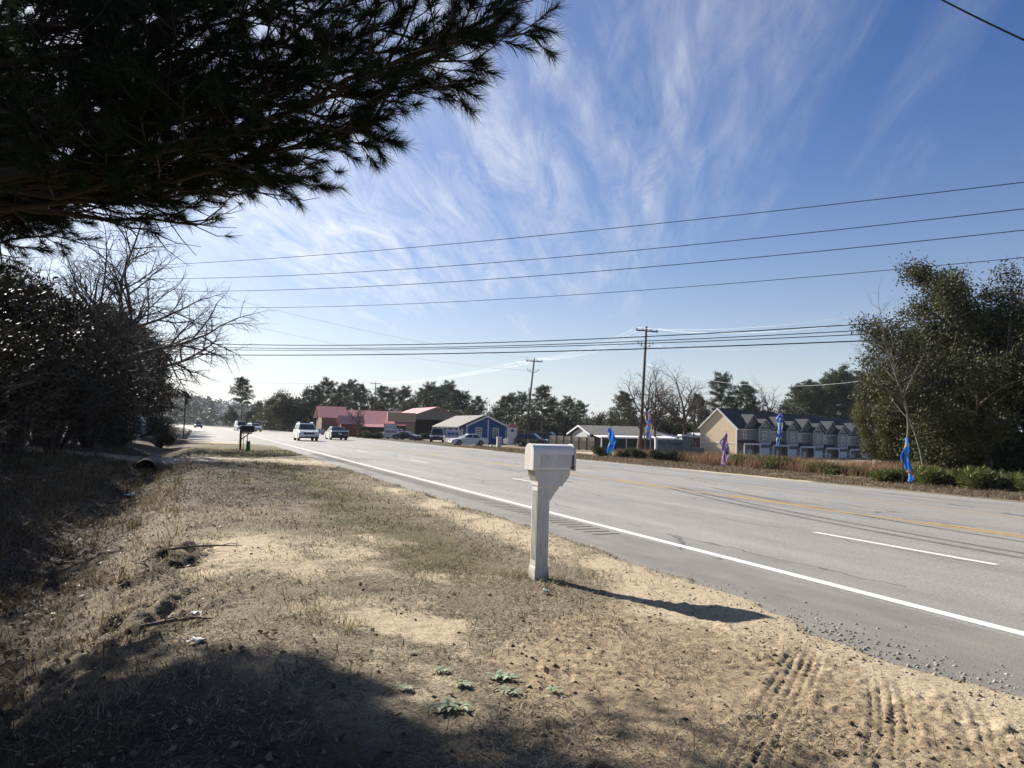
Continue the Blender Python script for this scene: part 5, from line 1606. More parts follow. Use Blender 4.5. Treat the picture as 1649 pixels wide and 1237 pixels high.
UPR, DNR = TH + math.pi / 2, TH - math.pi / 2     # heading along +t is local +x rotated to (-ST, CT)
HD_AWAY = TH + math.pi / 2; HD_TOWARD = TH - math.pi / 2
car('parked_car', 'suv', paint('pearl white paint', (.72, .73, .72)), 'white SUV with roof rails driving toward us in the middle of the road', 'car', road_spot(492, 76), HD_TOWARD, True, 1.04)
car('parked_car', 'sedan', paint('black paint', (.012, .012, .016)), 'black sedan driving away beside the white SUV', 'car', road_spot(541, 87), HD_AWAY, False, 1.06)
car('parked_car', 'suv', paint('black paint', (.012, .012, .016)), 'tiny dark SUV far down the road coming toward us', 'car', road_spot(319, 208), HD_TOWARD + .08)
car('parked_car', 'suv', paint('pearl white paint', (.72, .73, .72)), 'pale SUV far off, right of the black mailbox', 'car', road_spot(409, 150), HD_TOWARD + .25)
car('parked_car', 'van', paint('silver paint', (.42, .44, .46)), 'pale van far off, just over the black mailbox', 'car', road_spot(387, 158), HD_TOWARD + .1)
car('parked_car', 'sedan', paint('pearl white paint', (.72, .73, .72)), 'white sedan parked side-on in front of the blue house', 'car', spot(754, 93), math.pi + .33)
car('parked_car', 'suv', paint('silver paint', (.42, .44, .46)), 'silver SUV parked under the two-post sign', 'car', spot(630, 127), math.pi - .5)
car('parked_car', 'sedan', paint('navy paint', (.025, .032, .06)), 'navy sedan parked right of the two-post sign', 'car', spot(655, 124), -.5)
car('parked_car', 'van', paint('charcoal paint', (.06, .062, .066)), 'dark van parked nose out at the left end of the blue house', 'van', spot(704, 113), HD_TOWARD - .35)
car('parked_car', 'suv', paint('dark green paint', (.020, .026, .026)), 'dark SUV parked between the white banner board and the fence', 'car', spot(857, 100), -.30)
car('parked_car', 'sedan', paint('pearl white paint', (.72, .73, .72)), 'white car parked close behind the white banner board', 'car', spot(838, 108), -.5)
car('parked_car', 'van', paint('black paint', (.012, .012, .016)), 'black van with pale roof parked behind the dark SUV', 'van', spot(878, 107), -.35)
car('parked_car', 'suv', paint('blue paint', (.04, .12, .30)), 'blue SUV mostly hidden behind the glossy bush at left', 'car', spot(212, 62), HD_AWAY)
for o in list(COL.objects):
    if o.name.startswith('parked_car'):
        l = o['label']
        if 'driving' in l or 'coming' in l: o.name = 'moving_car'

# ================================================================ white mailbox
MBW = mat('weathered white plastic', (.74, .73, .70), rough=.55, var=.09, scale=5, bump=.08, stretch=(1, 1, .25))
MBG = mat('dingy white plastic', (.60, .59, .56), rough=.6, var=.14, scale=7, bump=.1, stretch=(1, 1, .3))
nt = MBG.node_tree; L = nt.links.new
_b = [n for n in nt.nodes if n.type == 'BSDF_PRINCIPLED'][0]; _c = _b.inputs['Base Color'].links[0].from_socket
tc = nd(nt, 'ShaderNodeTexCoord'); _s = nd(nt, 'ShaderNodeSeparateXYZ'); L(tc.outputs['Object'], _s.inputs[0])
_st = gnoise(16, 6, .7, (1, 1, .35)); _g2 = gnoise(70, 3, .6)
_f = mth('MULTIPLY', mth('MULTIPLY_ADD', _s.outputs['Z'], -2.3, 1.05, clamp=True), mth('MULTIPLY_ADD', _st, 2.4, -.75, clamp=True))
_f = mth('MAXIMUM', _f, mth('MULTIPLY', mth('MULTIPLY_ADD', _g2, 5.0, -3.1, clamp=True), .45))
_m = nd(nt, 'ShaderNodeMix', data_type='RGBA'); L(mth('MULTIPLY', _f, .8), _m.inputs[0]); L(_c, _m.inputs[6]); _m.inputs[7].default_value = (.16, .14, .105, 1)
L(_m.outputs[2], _b.inputs['Base Color'])
p = spot(867, 8.15, 935)
mbx = thing('mailbox', 'big white plastic mailbox on a fluted white post in the near verge', 'mailbox', p, TH, tilt=(0, R(.5)), scale=1.03)
hw = .072
ps = MB().box(-hw, hw, -hw, hw, -.1, 1.0)
ps.sections([[(-a, -a, z), (a, -a, z), (a, a, z), (-a, a, z)] for a, z in ((.081, -.1), (.081, .09), (.078, .115), (.072, .135))])
for k in (-.045, -.015, .015, .045):
    for s in (-1, 1):
        ps.box(k - .008, k + .008, s * hw - .004, s * hw + .004, .2, .93); ps.box(s * hw - .004, s * hw + .004, k - .008, k + .008, .2, .93)
ps.build('post', MBG, mbx, bevel=.004)
br = [(-.125, 1.14), (-.12, 1.10), (-.098, 1.055), (-.080, 1.02), (-.078, .972), (.215, .972), (.222, 1.0), (.255, 1.03), (.288, 1.08), (.298, 1.14)]
MB().prism(br, -.095, .095, 'y').build('bracket', MBG, mbx, bevel=.005)
MB().prism([(hw, .972), (hw, .80), (.10, .83), (.135, .885), (.175, .93), (.20, .972)], -.05, .05, 'y').build('gusset', MBG, mbx, bevel=.004)


def mprof(w, z0, z1, n=14):
    a = [(-w, z0), (w, z0)]; zc = z1 - w * .80
    for i in range(n + 1):
        an = math.pi * i / n; a.append((w * math.cos(an), zc + w * .80 * math.sin(an) ** .8 if 0 < i < n else zc))
    return a


ZB, ZT = 1.142, 1.415
bd = MB().prism(mprof(.112, ZB, ZT), -.140, .335, 'x'); bxo = bd.build('box', MBW, mbx, bevel=.005)
MB().prism(mprof(.120, ZB - .006, ZT + .007), .330, .350, 'x').build('end_rim', MBG, mbx, bevel=.004); MB().prism(mprof(.116, ZB - .004, ZT + .004), -.148, -.134, 'x').build('end_rim', MBG, mbx, bevel=.004)
MB().prism(mprof(.106, ZB + .008, ZT - .008), .351, .360, 'x').build('door', MBW, mbx, bevel=.003)
for s in (-1, 1):
    f = MB().box(-.062, .290, s * .112 - .003, s * .112 + .003, ZB + .035, ZB + .165)
    f.build('side_panel', MBG, mbx, bevel=.003)
fl = MB().box(.306, .320, -.128, -.121, ZB + .02, ZB + .165).box(.294, .326, -.130, -.120, ZB + .012, ZB + .04)
fl.build('flag', mat('faded red flag', (.09, .035, .03), rough=.6), mbx)

# ================================================================ black mailbox
p = spot(386.5, 42)
o = thing('mailbox', 'black mailbox on a brown wooden post beside the drive', 'mailbox', p, TH)
BLK = mat('black metal', (.014, .014, .015), rough=.45, var=.2); BRN = mat('brown post', (.12, .065, .038), rough=.85, var=.25, scale=6, stretch=(4, 4, .5))
MB().box(-.06, .06, -.06, .06, -.1, 1.35).build('post', BRN, o)
MB().box(-.05, .62, -.05, .05, .96, 1.04).prism([(.06, .62), (.06, .70), (.40, .96), (.48, .96)], -.04, .04, 'y').build('brace', BRN, o)
MB().prism([(a, z) for a, z in mprof(.15, 1.05, 1.43)], .0, .70, 'x').build('box', BLK, o, bevel=.008)
MB().prism(mprof(.155, 1.045, 1.436), .70, .73, 'x').build('door', BLK, o)
p = spot(397.5, 41.5)
o = thing('newspaper_tube', 'green newspaper tube on a thin stake beside the black mailbox', 'newspaper box', p, TH)
MB().box(-.02, .02, -.02, .02, -.1, 1.0).build('stake', BRN, o)
MB().tube([(.06, 0, .02), (.06, 0, .58)], [.11, .11], 12).build('tube', mat('green plastic', (.012, .15, .045), rough=.45), o)
p = spot(391, 42.2)
o = thing('stake', 'thin brown stake between the black mailbox post and the green tube', 'stake', p, TH)
MB().tube([(0, 0, -.1), (.01, 0, .5), (.0, .01, 1.0)], [.022, .02, .018], 6).build('shaft', BRN, o)

# ================================================================ solar lamp, culvert
b_ = spot(295, 68); tpp = W(299, 641, 68)
o = thing('solar_lamp', 'leaning black solar lamp pole with a tilted square panel by the second drive', 'street lamp', b_)
d = tpp - b_
MB().tube([(0, 0, -.1), tuple(d * .5), tuple(d)], [.06, .055, .05], 8).build('pole', BLK, o)
M_ = Matrix.Translation(d + Vector((.05, 0, .30))) @ Matrix.Rotation(R(-18), 4, 'Z') @ Matrix.Rotation(R(-42), 4, 'X') @ Matrix.Rotation(R(14), 4, 'Y')
MB().box(-.42, .42, -.50, .50, -.03, .03, M_).build('solar_panel', mat('solar cell', (.012, .016, .03), rough=.2, spec=.7), o)
MB().box(d.x - .02, d.x + .22, d.y - .1, d.y + .1, d.z - .55, d.z - .05).build('lamp_box', BLK, o, bevel=.02)
uc, tc_ = -1.85, 32.5
X, Y = xy(uc, tc_); zc = float(ground_z(uc, 30.5)) + .20
o = thing('culvert_pipe', 'dark corrugated culvert pipe opening under the gravel drive', 'pipe', (X, Y, zc), TH)
rg = []; n = 22
for r_, seq in ((.36, range(0, 64)), (.30, range(63, -1, -1))):
    for i in seq:
        q = r_ + .012 * math.sin(i * 1.6); rg.append([(q * math.cos(a * 2 * math.pi / n), i * .1, q * math.sin(a * 2 * math.pi / n)) for a in range(n)])
MB().sections(rg, cap=False).build('barrel', mat('rusty steel', (.07, .055, .045), rough=.8, var=.3), o, smooth=True)
MB().sections([[(.30 * math.cos(a * 2 * math.pi / n), 5.9 + k, .30 * math.sin(a * 2 * math.pi / n)) for a in range(n)] for k in (0, .05)]).build('end_plug', DARK_IN, o)  # near-black disc closing the pipe toward its far end

# ================================================================ power poles and wires
POLE = mat('weathered pole timber', (.085, .068, .055), rough=.9, var=.3, scale=5, stretch=(4, 4, .4))
INS = mat('insulator glaze', (.16, .14, .13), rough=.3)
WIREM = mat('black cable', (.008, .008, .009), rough=.95, spec=.0)
WIREL = mat('bare aluminium wire', (.42, .43, .45), rough=.4, metal=.6)


def power_pole(bpx, tpx, tpy, Y, label, arm=True, r=.16):
    b = spot(bpx, Y); tp = W(tpx, tpy, Y) - b
    o = thing('utility_pole', label, 'utility pole', b)
    MB().tube([(0, 0, -.3), tuple(tp * .5), tuple(tp)], [r, r * .85, r * .66], 10).build('pole', POLE, o, smooth=True)
    pts = {}
    if arm:
        ax = Vector((CT, ST, 0)); az = math.atan2(ST, CT)
        c = tp * (1 - .45 / tp.z)
        M_ = Matrix.Translation(c) @ Matrix.Rotation(az, 4, 'Z')
        MB().box(-1.25, 1.25, -.20, -.09, -.06, .06, M_).build('crossarm', POLE, o)
        for k, s in enumerate((-1.15, -.45, .45, 1.15)):
            q = c + ax * s + Vector((0, 0, .06)) + Vector((ST, -CT, 0)) * .14
            MB().tube([tuple(q), tuple(q + Vector((0, 0, .1))), tuple(q + Vector((0, 0, .18)))], [.05, .06, .03], 7).build('insulator', INS, o)
            pts[k] = b + q + Vector((0, 0, .18))
        c2 = tp * (1 - 1.75 / tp.z)
        for s in (-1, 1):
            m = MB().tube([tuple(c2 - Vector((0, 0, .35))), tuple(c2 + ax * s * .5 - Vector((0, 0, .18))), tuple(c2 + ax * s * .85 + Vector((0, 0, .12)))], [.03, .03, .025], 5)
            m.tube([tuple(c2 + ax * s * .45 + Vector((0, 0, -.2))), tuple(c2 + ax * s * .45 + Vector((0, 0, .22)))], [.05, .05], 6).tube([tuple(c2 + ax * s * .85), tuple(c2 + ax * s * .85 + Vector((0, 0, .28)))], [.05, .05], 6)
            m.build('bracket', STEEL, o)
        pts['mid'] = b + c2; pts['low'] = b + tp * (1 - 3.6 / tp.z)
    pts['top'] = b + tp
    return o, pts


_, PA = power_pole(1030, 1041, 526, 72, 'nearer tall wooden power pole with crossarm behind the entrance sign')
_, PB = power_pole(845, 860.5, 577, 103, 'leaning wooden power pole with crossarm right of the blue house')
_, PC = power_pole(602.5, 605, 615, 176, 'far thin power pole standing before the red roofed building', True, .14)
power_pole(851.5, 852, 624, 104, 'short bare pole right beside the leaning power pole', False, .11)
_, PL = power_pole(262, 260, 640, 83, 'dark pole in the shade of the left pines beside the white sign', False, .13)
_, PN = power_pole(1040, 1033, 640, 74, 'thin service pole half behind the nearer power pole', False, .07)


def wire(a, b, sag, r, m, label, group, n=28):
    a, b = Vector(a), Vector(b)
    pts = [a.lerp(b, i / n) - Vector((0, 0, sag * 4 * (i / n) * (1 - i / n))) for i in range(n + 1)]
    mb = MB(); mb.tube([tuple(p - a) for p in pts], [r] * (n + 1), 5)
    o = mb.build('power_line', m, None, smooth=True, fix=False); o.location = a
    return tag(o, label, 'wire', group)


def pxwire(a, b, mid, r, m, label, group):
    """a,b=(px,py,Y); mid=(px,py) photo point the wire passes"""
    A, B = W(*a), W(*b)
    # find the point on the chord under that column and the drop to reach MID
    best = None
    for i in range(1, 100):
        f = i / 100; q = A.lerp(B, f)
        if best is None or abs(PX(q)[0] - mid[0]) < best[0]: best = (abs(PX(q)[0] - mid[0]), f, q)
    _, f, q = best
    drop = q.z - W(mid[0], mid[1], q.y).z
    return wire(A, B, drop / (4 * f * (1 - f)), r, m, label, group)


G1 = 'upper four wires over the road'; G2 = 'thick cables low across the road'; G3 = 'pale thin wires'
for i, (y0, y1, ym, w1) in enumerate([(424, 284, 366.5, 'topmost'), (446, 327, 405.5, 'second'), (466, 362, 434, 'third'), (491, 407, 470, 'lowest')]):
    pxwire((250, y0 + 3, 78), (1730, y1, 34), (1000, ym), .022 if i < 3 else .017, WIREM, f'{w1} of the four thin dark wires crossing the upper sky', G1)
for i, (y0, y1, ym, r, w1) in enumerate([(550, 497, 549.5, .036, 'highest'), (556, 511, 555.5, .030, 'second highest'), (561, 521, 558.5, .030, 'third highest'), (570, 534, 566.5, .042, 'lowest and thickest')]):
    pxwire((235, y0, 84), (1730, y1, 44), (860, ym), r, WIREM, f'{w1} of the four thick black cables strung above the cars', G2)
wire(PA[0], W(1720, 440, 38), 1.2, .012, WIREL, 'pale wire from the nearer pole crossarm, uppermost over the great oak', G3)
wire(PA[3], W(1720, 452, 38), 1.3, .012, WIREL, 'pale wire from the nearer pole crossarm, second over the great oak', G3)
wire(PA['mid'], W(1720, 502, 40), 1.2, .012, WIREL, 'pale wire passing midway across the great oak', G3)
wire(PA['low'], W(1720, 535, 40), 2.6, .014, WIREL, 'low sagging pale wire right of the nearer pole', G3)
for k, w1 in ((0, 'left'), (1, 'inner left'), (2, 'inner right'), (3, 'right')):
    wire(PA[k], PB[k], .7, .009, WIREL, f'thin wire between the two crossarm poles on their {w1} insulators', G3)
    wire(PB[k], PC[k], 1.0, .010, WIREL, f'faint wire running to the far pole on its {w1} insulator', G3)
wire(PB['top'], W(300, 462, 62), .8, .010, WIREL, 'faint wire climbing from the leaning pole up to the left trees, upper', G3)
wire(PB['mid'], W(300, 500, 62), .9, .010, WIREL, 'faint wire climbing from the leaning pole up to the left trees, lower', G3)
wire(PC['top'], W(270, 610, 130), .6, .014, WIREM, 'faint wire from the far pole across the road to the left pines', G3)
pxwire((1480, -20, 10), (1760, 114, 7.2), (1600, 41), .012, WIREM, 'black cable cutting across the top right corner of the sky', 'service cable')

# ================================================================ signs
def lettering(txt, size, m, parent, loc, rx=math.pi / 2, name='lettering', extr=.004):
    cu = bpy.data.curves.new(name, 'FONT'); cu.body = txt; cu.size = size; cu.extrude = extr; cu.align_x = 'CENTER'; cu.align_y = 'CENTER'
    cu.materials.append(m)
    t = bpy.data.objects.new(name, cu); COL.objects.link(t)
    bpy.context.view_layer.update()
    me = bpy.data.meshes.new_from_object(t.evaluated_get(bpy.context.evaluated_depsgraph_get()))
    bpy.data.objects.remove(t)
    me.materials.clear(); me.materials.append(m)
    o = bpy.data.objects.new(name, me); o.location = loc; o.rotation_euler = (rx, 0, 0); link(o, parent)
    return o


INK = mat('dark lettering', (.02, .03, .06), rough=.6); GRN = mat('green lettering', (.02, .10, .07), rough=.6); REDP = mat('red print', (.45, .04, .05), rough=.6); BLUP = mat('blue print', (.06, .08, .28), rough=.6)
SIGNW = mat('white sign panel', (.66, .66, .66), rough=.55, var=.05); SIGNG = mat('grey sign panel', (.33, .34, .35), rough=.6)
# entrance sign
c = spot(1058, 62)
o = thing('entrance_sign', 'grey monument sign wall lettered The Towns beside dark bushes', 'sign', c, R(12))
SGM = mat('blue grey sign wall', (.20, .225, .225), rough=.8, var=.12, scale=4)
MB().box(0, 2.2, 0, .35, -.3, 1.72).build('wall', SGM, o, bevel=.02)
pr = MB().box(2.2, 2.95, -.12, .5, -.3, 2.0).build('pillar', SGM, o, bevel=.02); MB().box(2.1, 3.05, -.2, .58, 2.0, 2.14).build('cap', WHITE_T, pr)
MB().box(2.95, 4.3, .05, .35, -.3, 1.05).build('low_wall', SGM, o)
lettering('The Towns', .46, mat('sign lettering', (.010, .016, .040), rough=.5), o, (1.1, -.012, 1.36))
c = spot(1056, 60)
o = thing('marker_post', 'short white square post in front of the entrance sign', 'post', c, R(12)); MB().box(-.09, .09, -.09, .09, -.2, 1.75).build('shaft', WHITE_T, o, bevel=.01); MB().box(-.12, .12, -.12, .12, 1.75, 1.82).build('cap', WHITE_T, o)
# two-post sign
c = spot(618, 118)
o = thing('roadside_sign', 'white framed sign with dark and green letters on two posts', 'sign', c, R(8))
for x in (.0, 1.85): MB().box(x, x + .1, 0, .1, -.2, 2.5).build('post', SIGNG, o)
MB().box(-.05, 2.0, -.04, 0, 1.25, 2.5).build('panel', SIGNG, o); MB().box(.12, 1.82, -.055, -.04, 1.5, 2.34).build('board', SIGNW, o)
lettering('A', .62, INK, o, (.36, -.06, 1.93)); lettering('UTO', .62, GRN, o, (1.0, -.06, 1.93)); lettering('S', .62, INK, o, (1.62, -.06, 1.93))
# tall white board
c = spot(817, 104)
o = thing('banner_board', 'tall white board with red top and small dark emblem beside the blue house', 'sign', c, R(10))
MB().box(0, 1.32, -.03, .03, .05, 2.95).build('panel', mat('white banner', (.60, .58, .60), rough=.6, var=.05), o)
MB().box(.03, 1.29, -.04, -.031, 2.55, 2.9).build('red_band', mat('faded red band', (.42, .17, .19), rough=.6), o)
for i in range(5): MB().box(.14 + i * .22, .28 + i * .22, -.046, -.041, 2.62, 2.83).build('red_letter', REDP, o)
MB().prism([(.42, 1.95), (.92, 1.95), (.86, 2.2), (.66, 2.38), (.5, 2.2)], -.038, -.031, 'y').build('emblem', INK, o)
for x in (.02, 1.24): MB().box(x, x + .06, .032, .09, -.2, 2.9).build('post', STEEL, o)
# cloth banner by the house
c = spot(717, 111)
o = thing('cloth_banner', 'white cloth banner with blue print tied between two poles before the blue house', 'banner', c, R(4))
for x in (-.05, 2.35): MB().tube([(x, 0, -.2), (x, 0, 2.3)], [.04, .035], 6).build('pole', STEEL, o)
mb = MB()
for i in range(12):
    x0, x1 = i * 2.3 / 12, (i + 1) * 2.3 / 12; f = lambda x: .05 * math.sin(x * 5) - .02
    mb.add([(x0, f(x0), .75), (x1, f(x1), .75), (x1, f(x1) * .4, 1.95), (x0, f(x0) * .4, 1.95)], [(0, 1, 2, 3)])
b = mb.build('cloth', mat('banner cloth', (.55, .55, .62), rough=.8), o); b.modifiers.new('thick', 'SOLIDIFY').thickness = .01
for i in range(3): MB().box(.35 + i * .55, .8 + i * .55, -.09, -.085, 1.15, 1.55).build('print', BLUP, o)
# white far sign at left
c = spot(247, 88)
o = thing('roadside_sign', 'white double panel sign in the shade of the left pines', 'sign', c, R(-12))
for x in (.05, 1.0): MB().box(x, x + .08, .0, .08, -.2, 2.6).build('post', SIGNG, o)
MB().box(0, 1.12, -.05, 0, 1.55, 2.6).build('panel', SIGNW, o); MB().box(0, 1.12, -.05, 0, .55, 1.35).build('panel', SIGNW, o)
for z in (2.3, 1.95, 1.1, .8): MB().box(.15, .98, -.056, -.051, z, z + .13).build('print', INK, o)
# striped barricades near the sedan
for px, Y, lab in ((521, 128, 'striped black and white barricade left of the black sedan'), (554, 122, 'striped black and white barricade right of the black sedan')):
    c = spot(px, Y)
    o = thing('striped_barricade', lab, 'barricade', c, R(6), 'striped barricades at the lot entrance')
    MB().box(-.95, .95, -.04, .04, .35, 1.15).build('board', mat('barricade black', (.03, .03, .032), rough=.6), o)
    for k in range(5):
        x = -.9 + k * .38
        MB().add([(x, -.045, .37), (x + .17, -.045, .37), (x - .06 + .17, -.045, 1.13), (x - .06, -.045, 1.13)] + [(x, -.041, .37), (x + .17, -.041, .37), (x - .06 + .17, -.041, 1.13), (x - .06, -.041, 1.13)], [(0, 1, 2, 3), (4, 7, 6, 5), (0, 4, 5, 1), (1, 5, 6, 2), (2, 6, 7, 3), (3, 7, 4, 0)]).build('white_stripe', WHITE_T, o)
    for x in (-.8, .74): MB().box(x, x + .06, -.25, .25, -.05, .04).box(x, x + .06, -.03, .03, .04, 1.18).build('leg', STEEL, o)
# pedestal, bag, lamp post
c = spot(803.5, 93)
o = thing('utility_pedestal', 'pale square utility pedestal on the grass right of the white sedan', 'utility box', c, .3)
MB().box(-.28, .28, -.22, .22, -.1, 1.2).build('cabinet', mat('pale cabinet', (.58, .56, .50), rough=.6, var=.08), o, bevel=.03); MB().box(-.31, .31, -.25, .25, 1.2, 1.27).build('lid', WHITE_T, o)
c = spot(1117, 74)
o = thing('lamp_post', 'slim black post left of the tan townhouse end wall', 'post', c)
MB().tube([(0, 0, -.2), (0, 0, 3.6)], [.06, .045], 8).build('shaft', BLK, o); MB().tube([(0, 0, 3.6), (0, 0, 3.72), (0, 0, 4.0), (0, 0, 4.1)], [.06, .13, .15, .03], 8).build('lantern', BLK, o)

# ================================================================ windsock banners
def dye_mat(name, stops, scale=2.2):
    if name in MATS: return MATS[name]
    m = bpy.data.materials.new(name); m.use_nodes = True
    global nt, L, tc
    nt = m.node_tree; nt.nodes.clear(); L = nt.links.new
    out = nd(nt, 'ShaderNodeOutputMaterial'); b = nd(nt, 'ShaderNodeBsdfPrincipled'); t = nd(nt, 'ShaderNodeBsdfTranslucent'); mx = nd(nt, 'ShaderNodeMixShader'); tc = nd(nt, 'ShaderNodeTexCoord')
    f = gnoise(scale * 1.3, 2, .5, (2.0, 2.0, .9))
    rp = nd(nt, 'ShaderNodeValToRGB'); e = rp.color_ramp.elements
    while len(e) < len(stops): e.new(.5)
    for i, c in enumerate(stops): e[i].position = .32 + .36 * i / (len(stops) - 1); e[i].color = (*c, 1)
    L(f, rp.inputs[0]); L(rp.outputs[0], b.inputs['Base Color']); L(rp.outputs[0], t.inputs['Color']); b.inputs['Roughness'].default_value = .6
    mx.inputs[0].default_value = .6; L(b.outputs[0], mx.inputs[1]); L(t.outputs[0], mx.inputs[2]); L(mx.outputs[0], out.inputs[0])
    MATS[name] = m
    return m


BLU, CYA, GRE, YEL, REDC, PUR, PNK, WHT = (.03, .12, .55), (.10, .42, .75), (.12, .45, .08), (.75, .62, .06), (.60, .04, .06), (.22, .06, .42), (.65, .25, .45), (.7, .7, .75)
SKB = (.10, .38, .85)
DYE = [dye_mat('dyed cloth blue', (REDC, YEL, SKB, CYA, SKB, SKB, PNK)), dye_mat('dyed cloth violet', (REDC, CYA, WHT, PNK, WHT, PUR, BLU)), dye_mat('dyed cloth green', (YEL, GRE, CYA, SKB, SKB, BLU, PNK)),
       dye_mat('dyed cloth mixed', (GRE, YEL, REDC, CYA, SKB, YEL, PUR)), dye_mat('dyed cloth deep blue', (YEL, GRE, WHT, SKB, BLU, BLU, PUR))]


def banner(pole, path, Y, m, label, seed):
    rng = np.random.default_rng(seed)
    b = spot(pole[0], Y); tp = W(pole[1], pole[2], Y) - b
    o = thing('windsock_banner', label, 'banner', b, 0, 'tie-dyed banners along the far verge')
    MB().tube([(0, 0, -.15), tuple(tp * .5), tuple(tp)], [.034, .028, .016], 6).build('pole', BLK if seed % 2 else POLE, o)
    k = Y / F_PX
    pp = np.array([tuple(W(x, y, Y) - b) for x, y, w in path]); ww = np.array([w * k for x, y, w in path])
    s = np.linspace(0, 1, len(path)); S = np.linspace(0, 1, 26)
    P = np.stack([np.interp(S, s, pp[:, i]) for i in range(3)], 1)
    for i in range(3): P[1:-1, i] = (P[:-2, i] + 2 * P[1:-1, i] + P[2:, i]) / 4
    Wd = np.interp(S, s, ww)
    mb = MB(); n = 9; grid = []
    for i in range(26):
        a = .5 * math.sin(S[i] * 7 + seed) + .25
        ax = np.array([math.cos(a), math.sin(a), 0]); no = np.array([-math.sin(a), math.cos(a), 0])
        for j in range(n):
            v = j / (n - 1) - .5
            q = P[i] + ax * v * Wd[i] + no * Wd[i] * .30 * math.sin(v * 7 + S[i] * 9 + seed)
            grid.append(tuple(q))
    mb.add(grid, [(i * n + j, i * n + j + 1, (i + 1) * n + j + 1, (i + 1) * n + j) for i in range(25) for j in range(n - 1)])
    c = mb.build('cloth', m, o, smooth=True, fix=False); c.modifiers.new('thick', 'SOLIDIFY').thickness = .006
    return o


banner((1454, 1454, 704), [(1459, 705, 4), (1460, 716, 7), (1459, 728, 13), (1457, 738, 12), (1461, 749, 11), (1465, 760, 11), (1467, 769, 10), (1465, 777, 8)], 34, DYE[0], 'tie-dyed banner in mostly sky blue nearest to us, before the great oak', 1)
banner((1166, 1169, 694), [(1169, 696, 2), (1169, 704, 7), (1165, 712, 13), (1168, 722, 12), (1167, 733, 12), (1166, 742, 11), (1166, 750, 8)], 50, DYE[1], 'limp pink and violet tie-dyed banner before the tan townhouse end wall', 2)
banner((983, 983, 686), [(981, 689, 5), (984, 698, 10), (985, 709, 13), (984, 720, 13), (983, 731, 9)], 63, DYE[2], 'blue and green tie-dyed banner before the low grey building', 3)
banner((1041, 1040, 661), [(1041, 663, 6), (1044, 674, 10), (1044, 688, 11), (1045, 700, 10), (1045, 708, 6)], 61, DYE[3], 'tie-dyed banner with yellow edge hanging right of the nearer power pole', 4)
banner((1253, 1259, 662), [(1258, 665, 3), (1254, 676, 12), (1256, 688, 9), (1256, 699, 8), (1254, 710, 7), (1253, 720, 4)], 45, DYE[4], 'deep blue tie-dyed banner on a tall pole before the townhouse bays', 5)

# ================================================================ small things on the verge
def rosette(px, py, s, seed):
    rng = np.random.default_rng(seed)
    u_, t_ = hit(px, py); X, Y = xy(u_, t_); mk, z = sample_masks(np.array([u_]), np.array([t_]))
    o = bpy.data.objects.new('weed_rosette', None); o.location = (X, Y, float(z[0]) + .012); link(o)
    V, F = [], []
    for k in range(70):
        a = rng.uniform(0, 6.28); l = s * rng.uniform(.35, 1.0); w = l * .13
        d = np.array([math.cos(a), math.sin(a), 0]); sd_ = np.array([-d[1], d[0], 0]); c = np.array([rng.normal(0, s * .35), rng.normal(0, s * .22), 0])
        b0 = len(V)
        for f, ww, zz in ((0, .3, 0), (.35, 1, .18), (.7, .9, .22), (1.0, .1, .10)):
            for sg in (-1, 1): V.append(c + d * l * f + sd_ * sg * w * ww + np.array([0, 0, zz * l + (.02 * s if sg > 0 else 0)]))
        for i in range(3): F.append((b0 + 2 * i, b0 + 2 * i + 1, b0 + 2 * i + 3, b0 + 2 * i + 2))
    lf = np_mesh('leaves', np.array(V), np.array(F), leaf_mat('silvery weed leaf', (.16, .21, .12), (.42, .48, .35), trans=.15, rough=.6), o)
    row(o, 'silvery green weeds on the verge', 'flat silvery green weed rosette', 'among the weeds near the shade edge', 'weed')


for i, (px, py, s) in enumerate([(664, 1058, .055), (712, 1086, .085), (747, 1108, .085), (806, 1100, .11), (822, 1124, .08), (892, 1120, .06), (724, 1147, .11), (652, 1112, .06)]): rosette(px, py, s * (.62 + .3 * math.sin(i * 2.9) ** 2), 300 + i)
u_, t_ = hit(878, 958); X, Y = xy(u_, t_)


def litter(px, py, s, label, seed, m, cat='litter', name='paper_scrap', flat=.35):
    rng = np.random.default_rng(seed)
    u_, t_ = hit(px, py); X, Y = xy(u_, t_); z = gz(X, Y)
    p = W(px, py, Y)
    for _ in range(6):
        d = Vector((0, 0, EYE)) - p; q = gz(p.x, p.y)
        Yn = p.y + (q - p.z) * -(p.y / (EYE - p.z)); p = W(px, py, Yn)
    mk, zz = sample_masks(*[np.array([v]) for v in ut(p.x, p.y)]); p.z = float(zz[0])
    V = []; n = 9
    for i in range(n):
        for j in range(n):
            a, b = i / (n - 1) - .5, j / (n - 1) - .5
            V.append((a * s * (1 + .3 * rng.normal() * .4), b * s * .8, .012 + s * flat * abs(vnoise(a * 4 + seed, b * 4, seed) - .2) + .004 * rng.normal()))
    F = [(i * n + j, i * n + j + 1, (i + 1) * n + j + 1, (i + 1) * n + j) for i in range(n - 1) for j in range(n - 1)]
    o = np_mesh(name, np.array(V), np.array(F), m); o.location = p; o.rotation_euler = (0, 0, rng.uniform(0, 6))
    o.modifiers.new('thick', 'SOLIDIFY').thickness = .004
    return tag(o, label, cat)


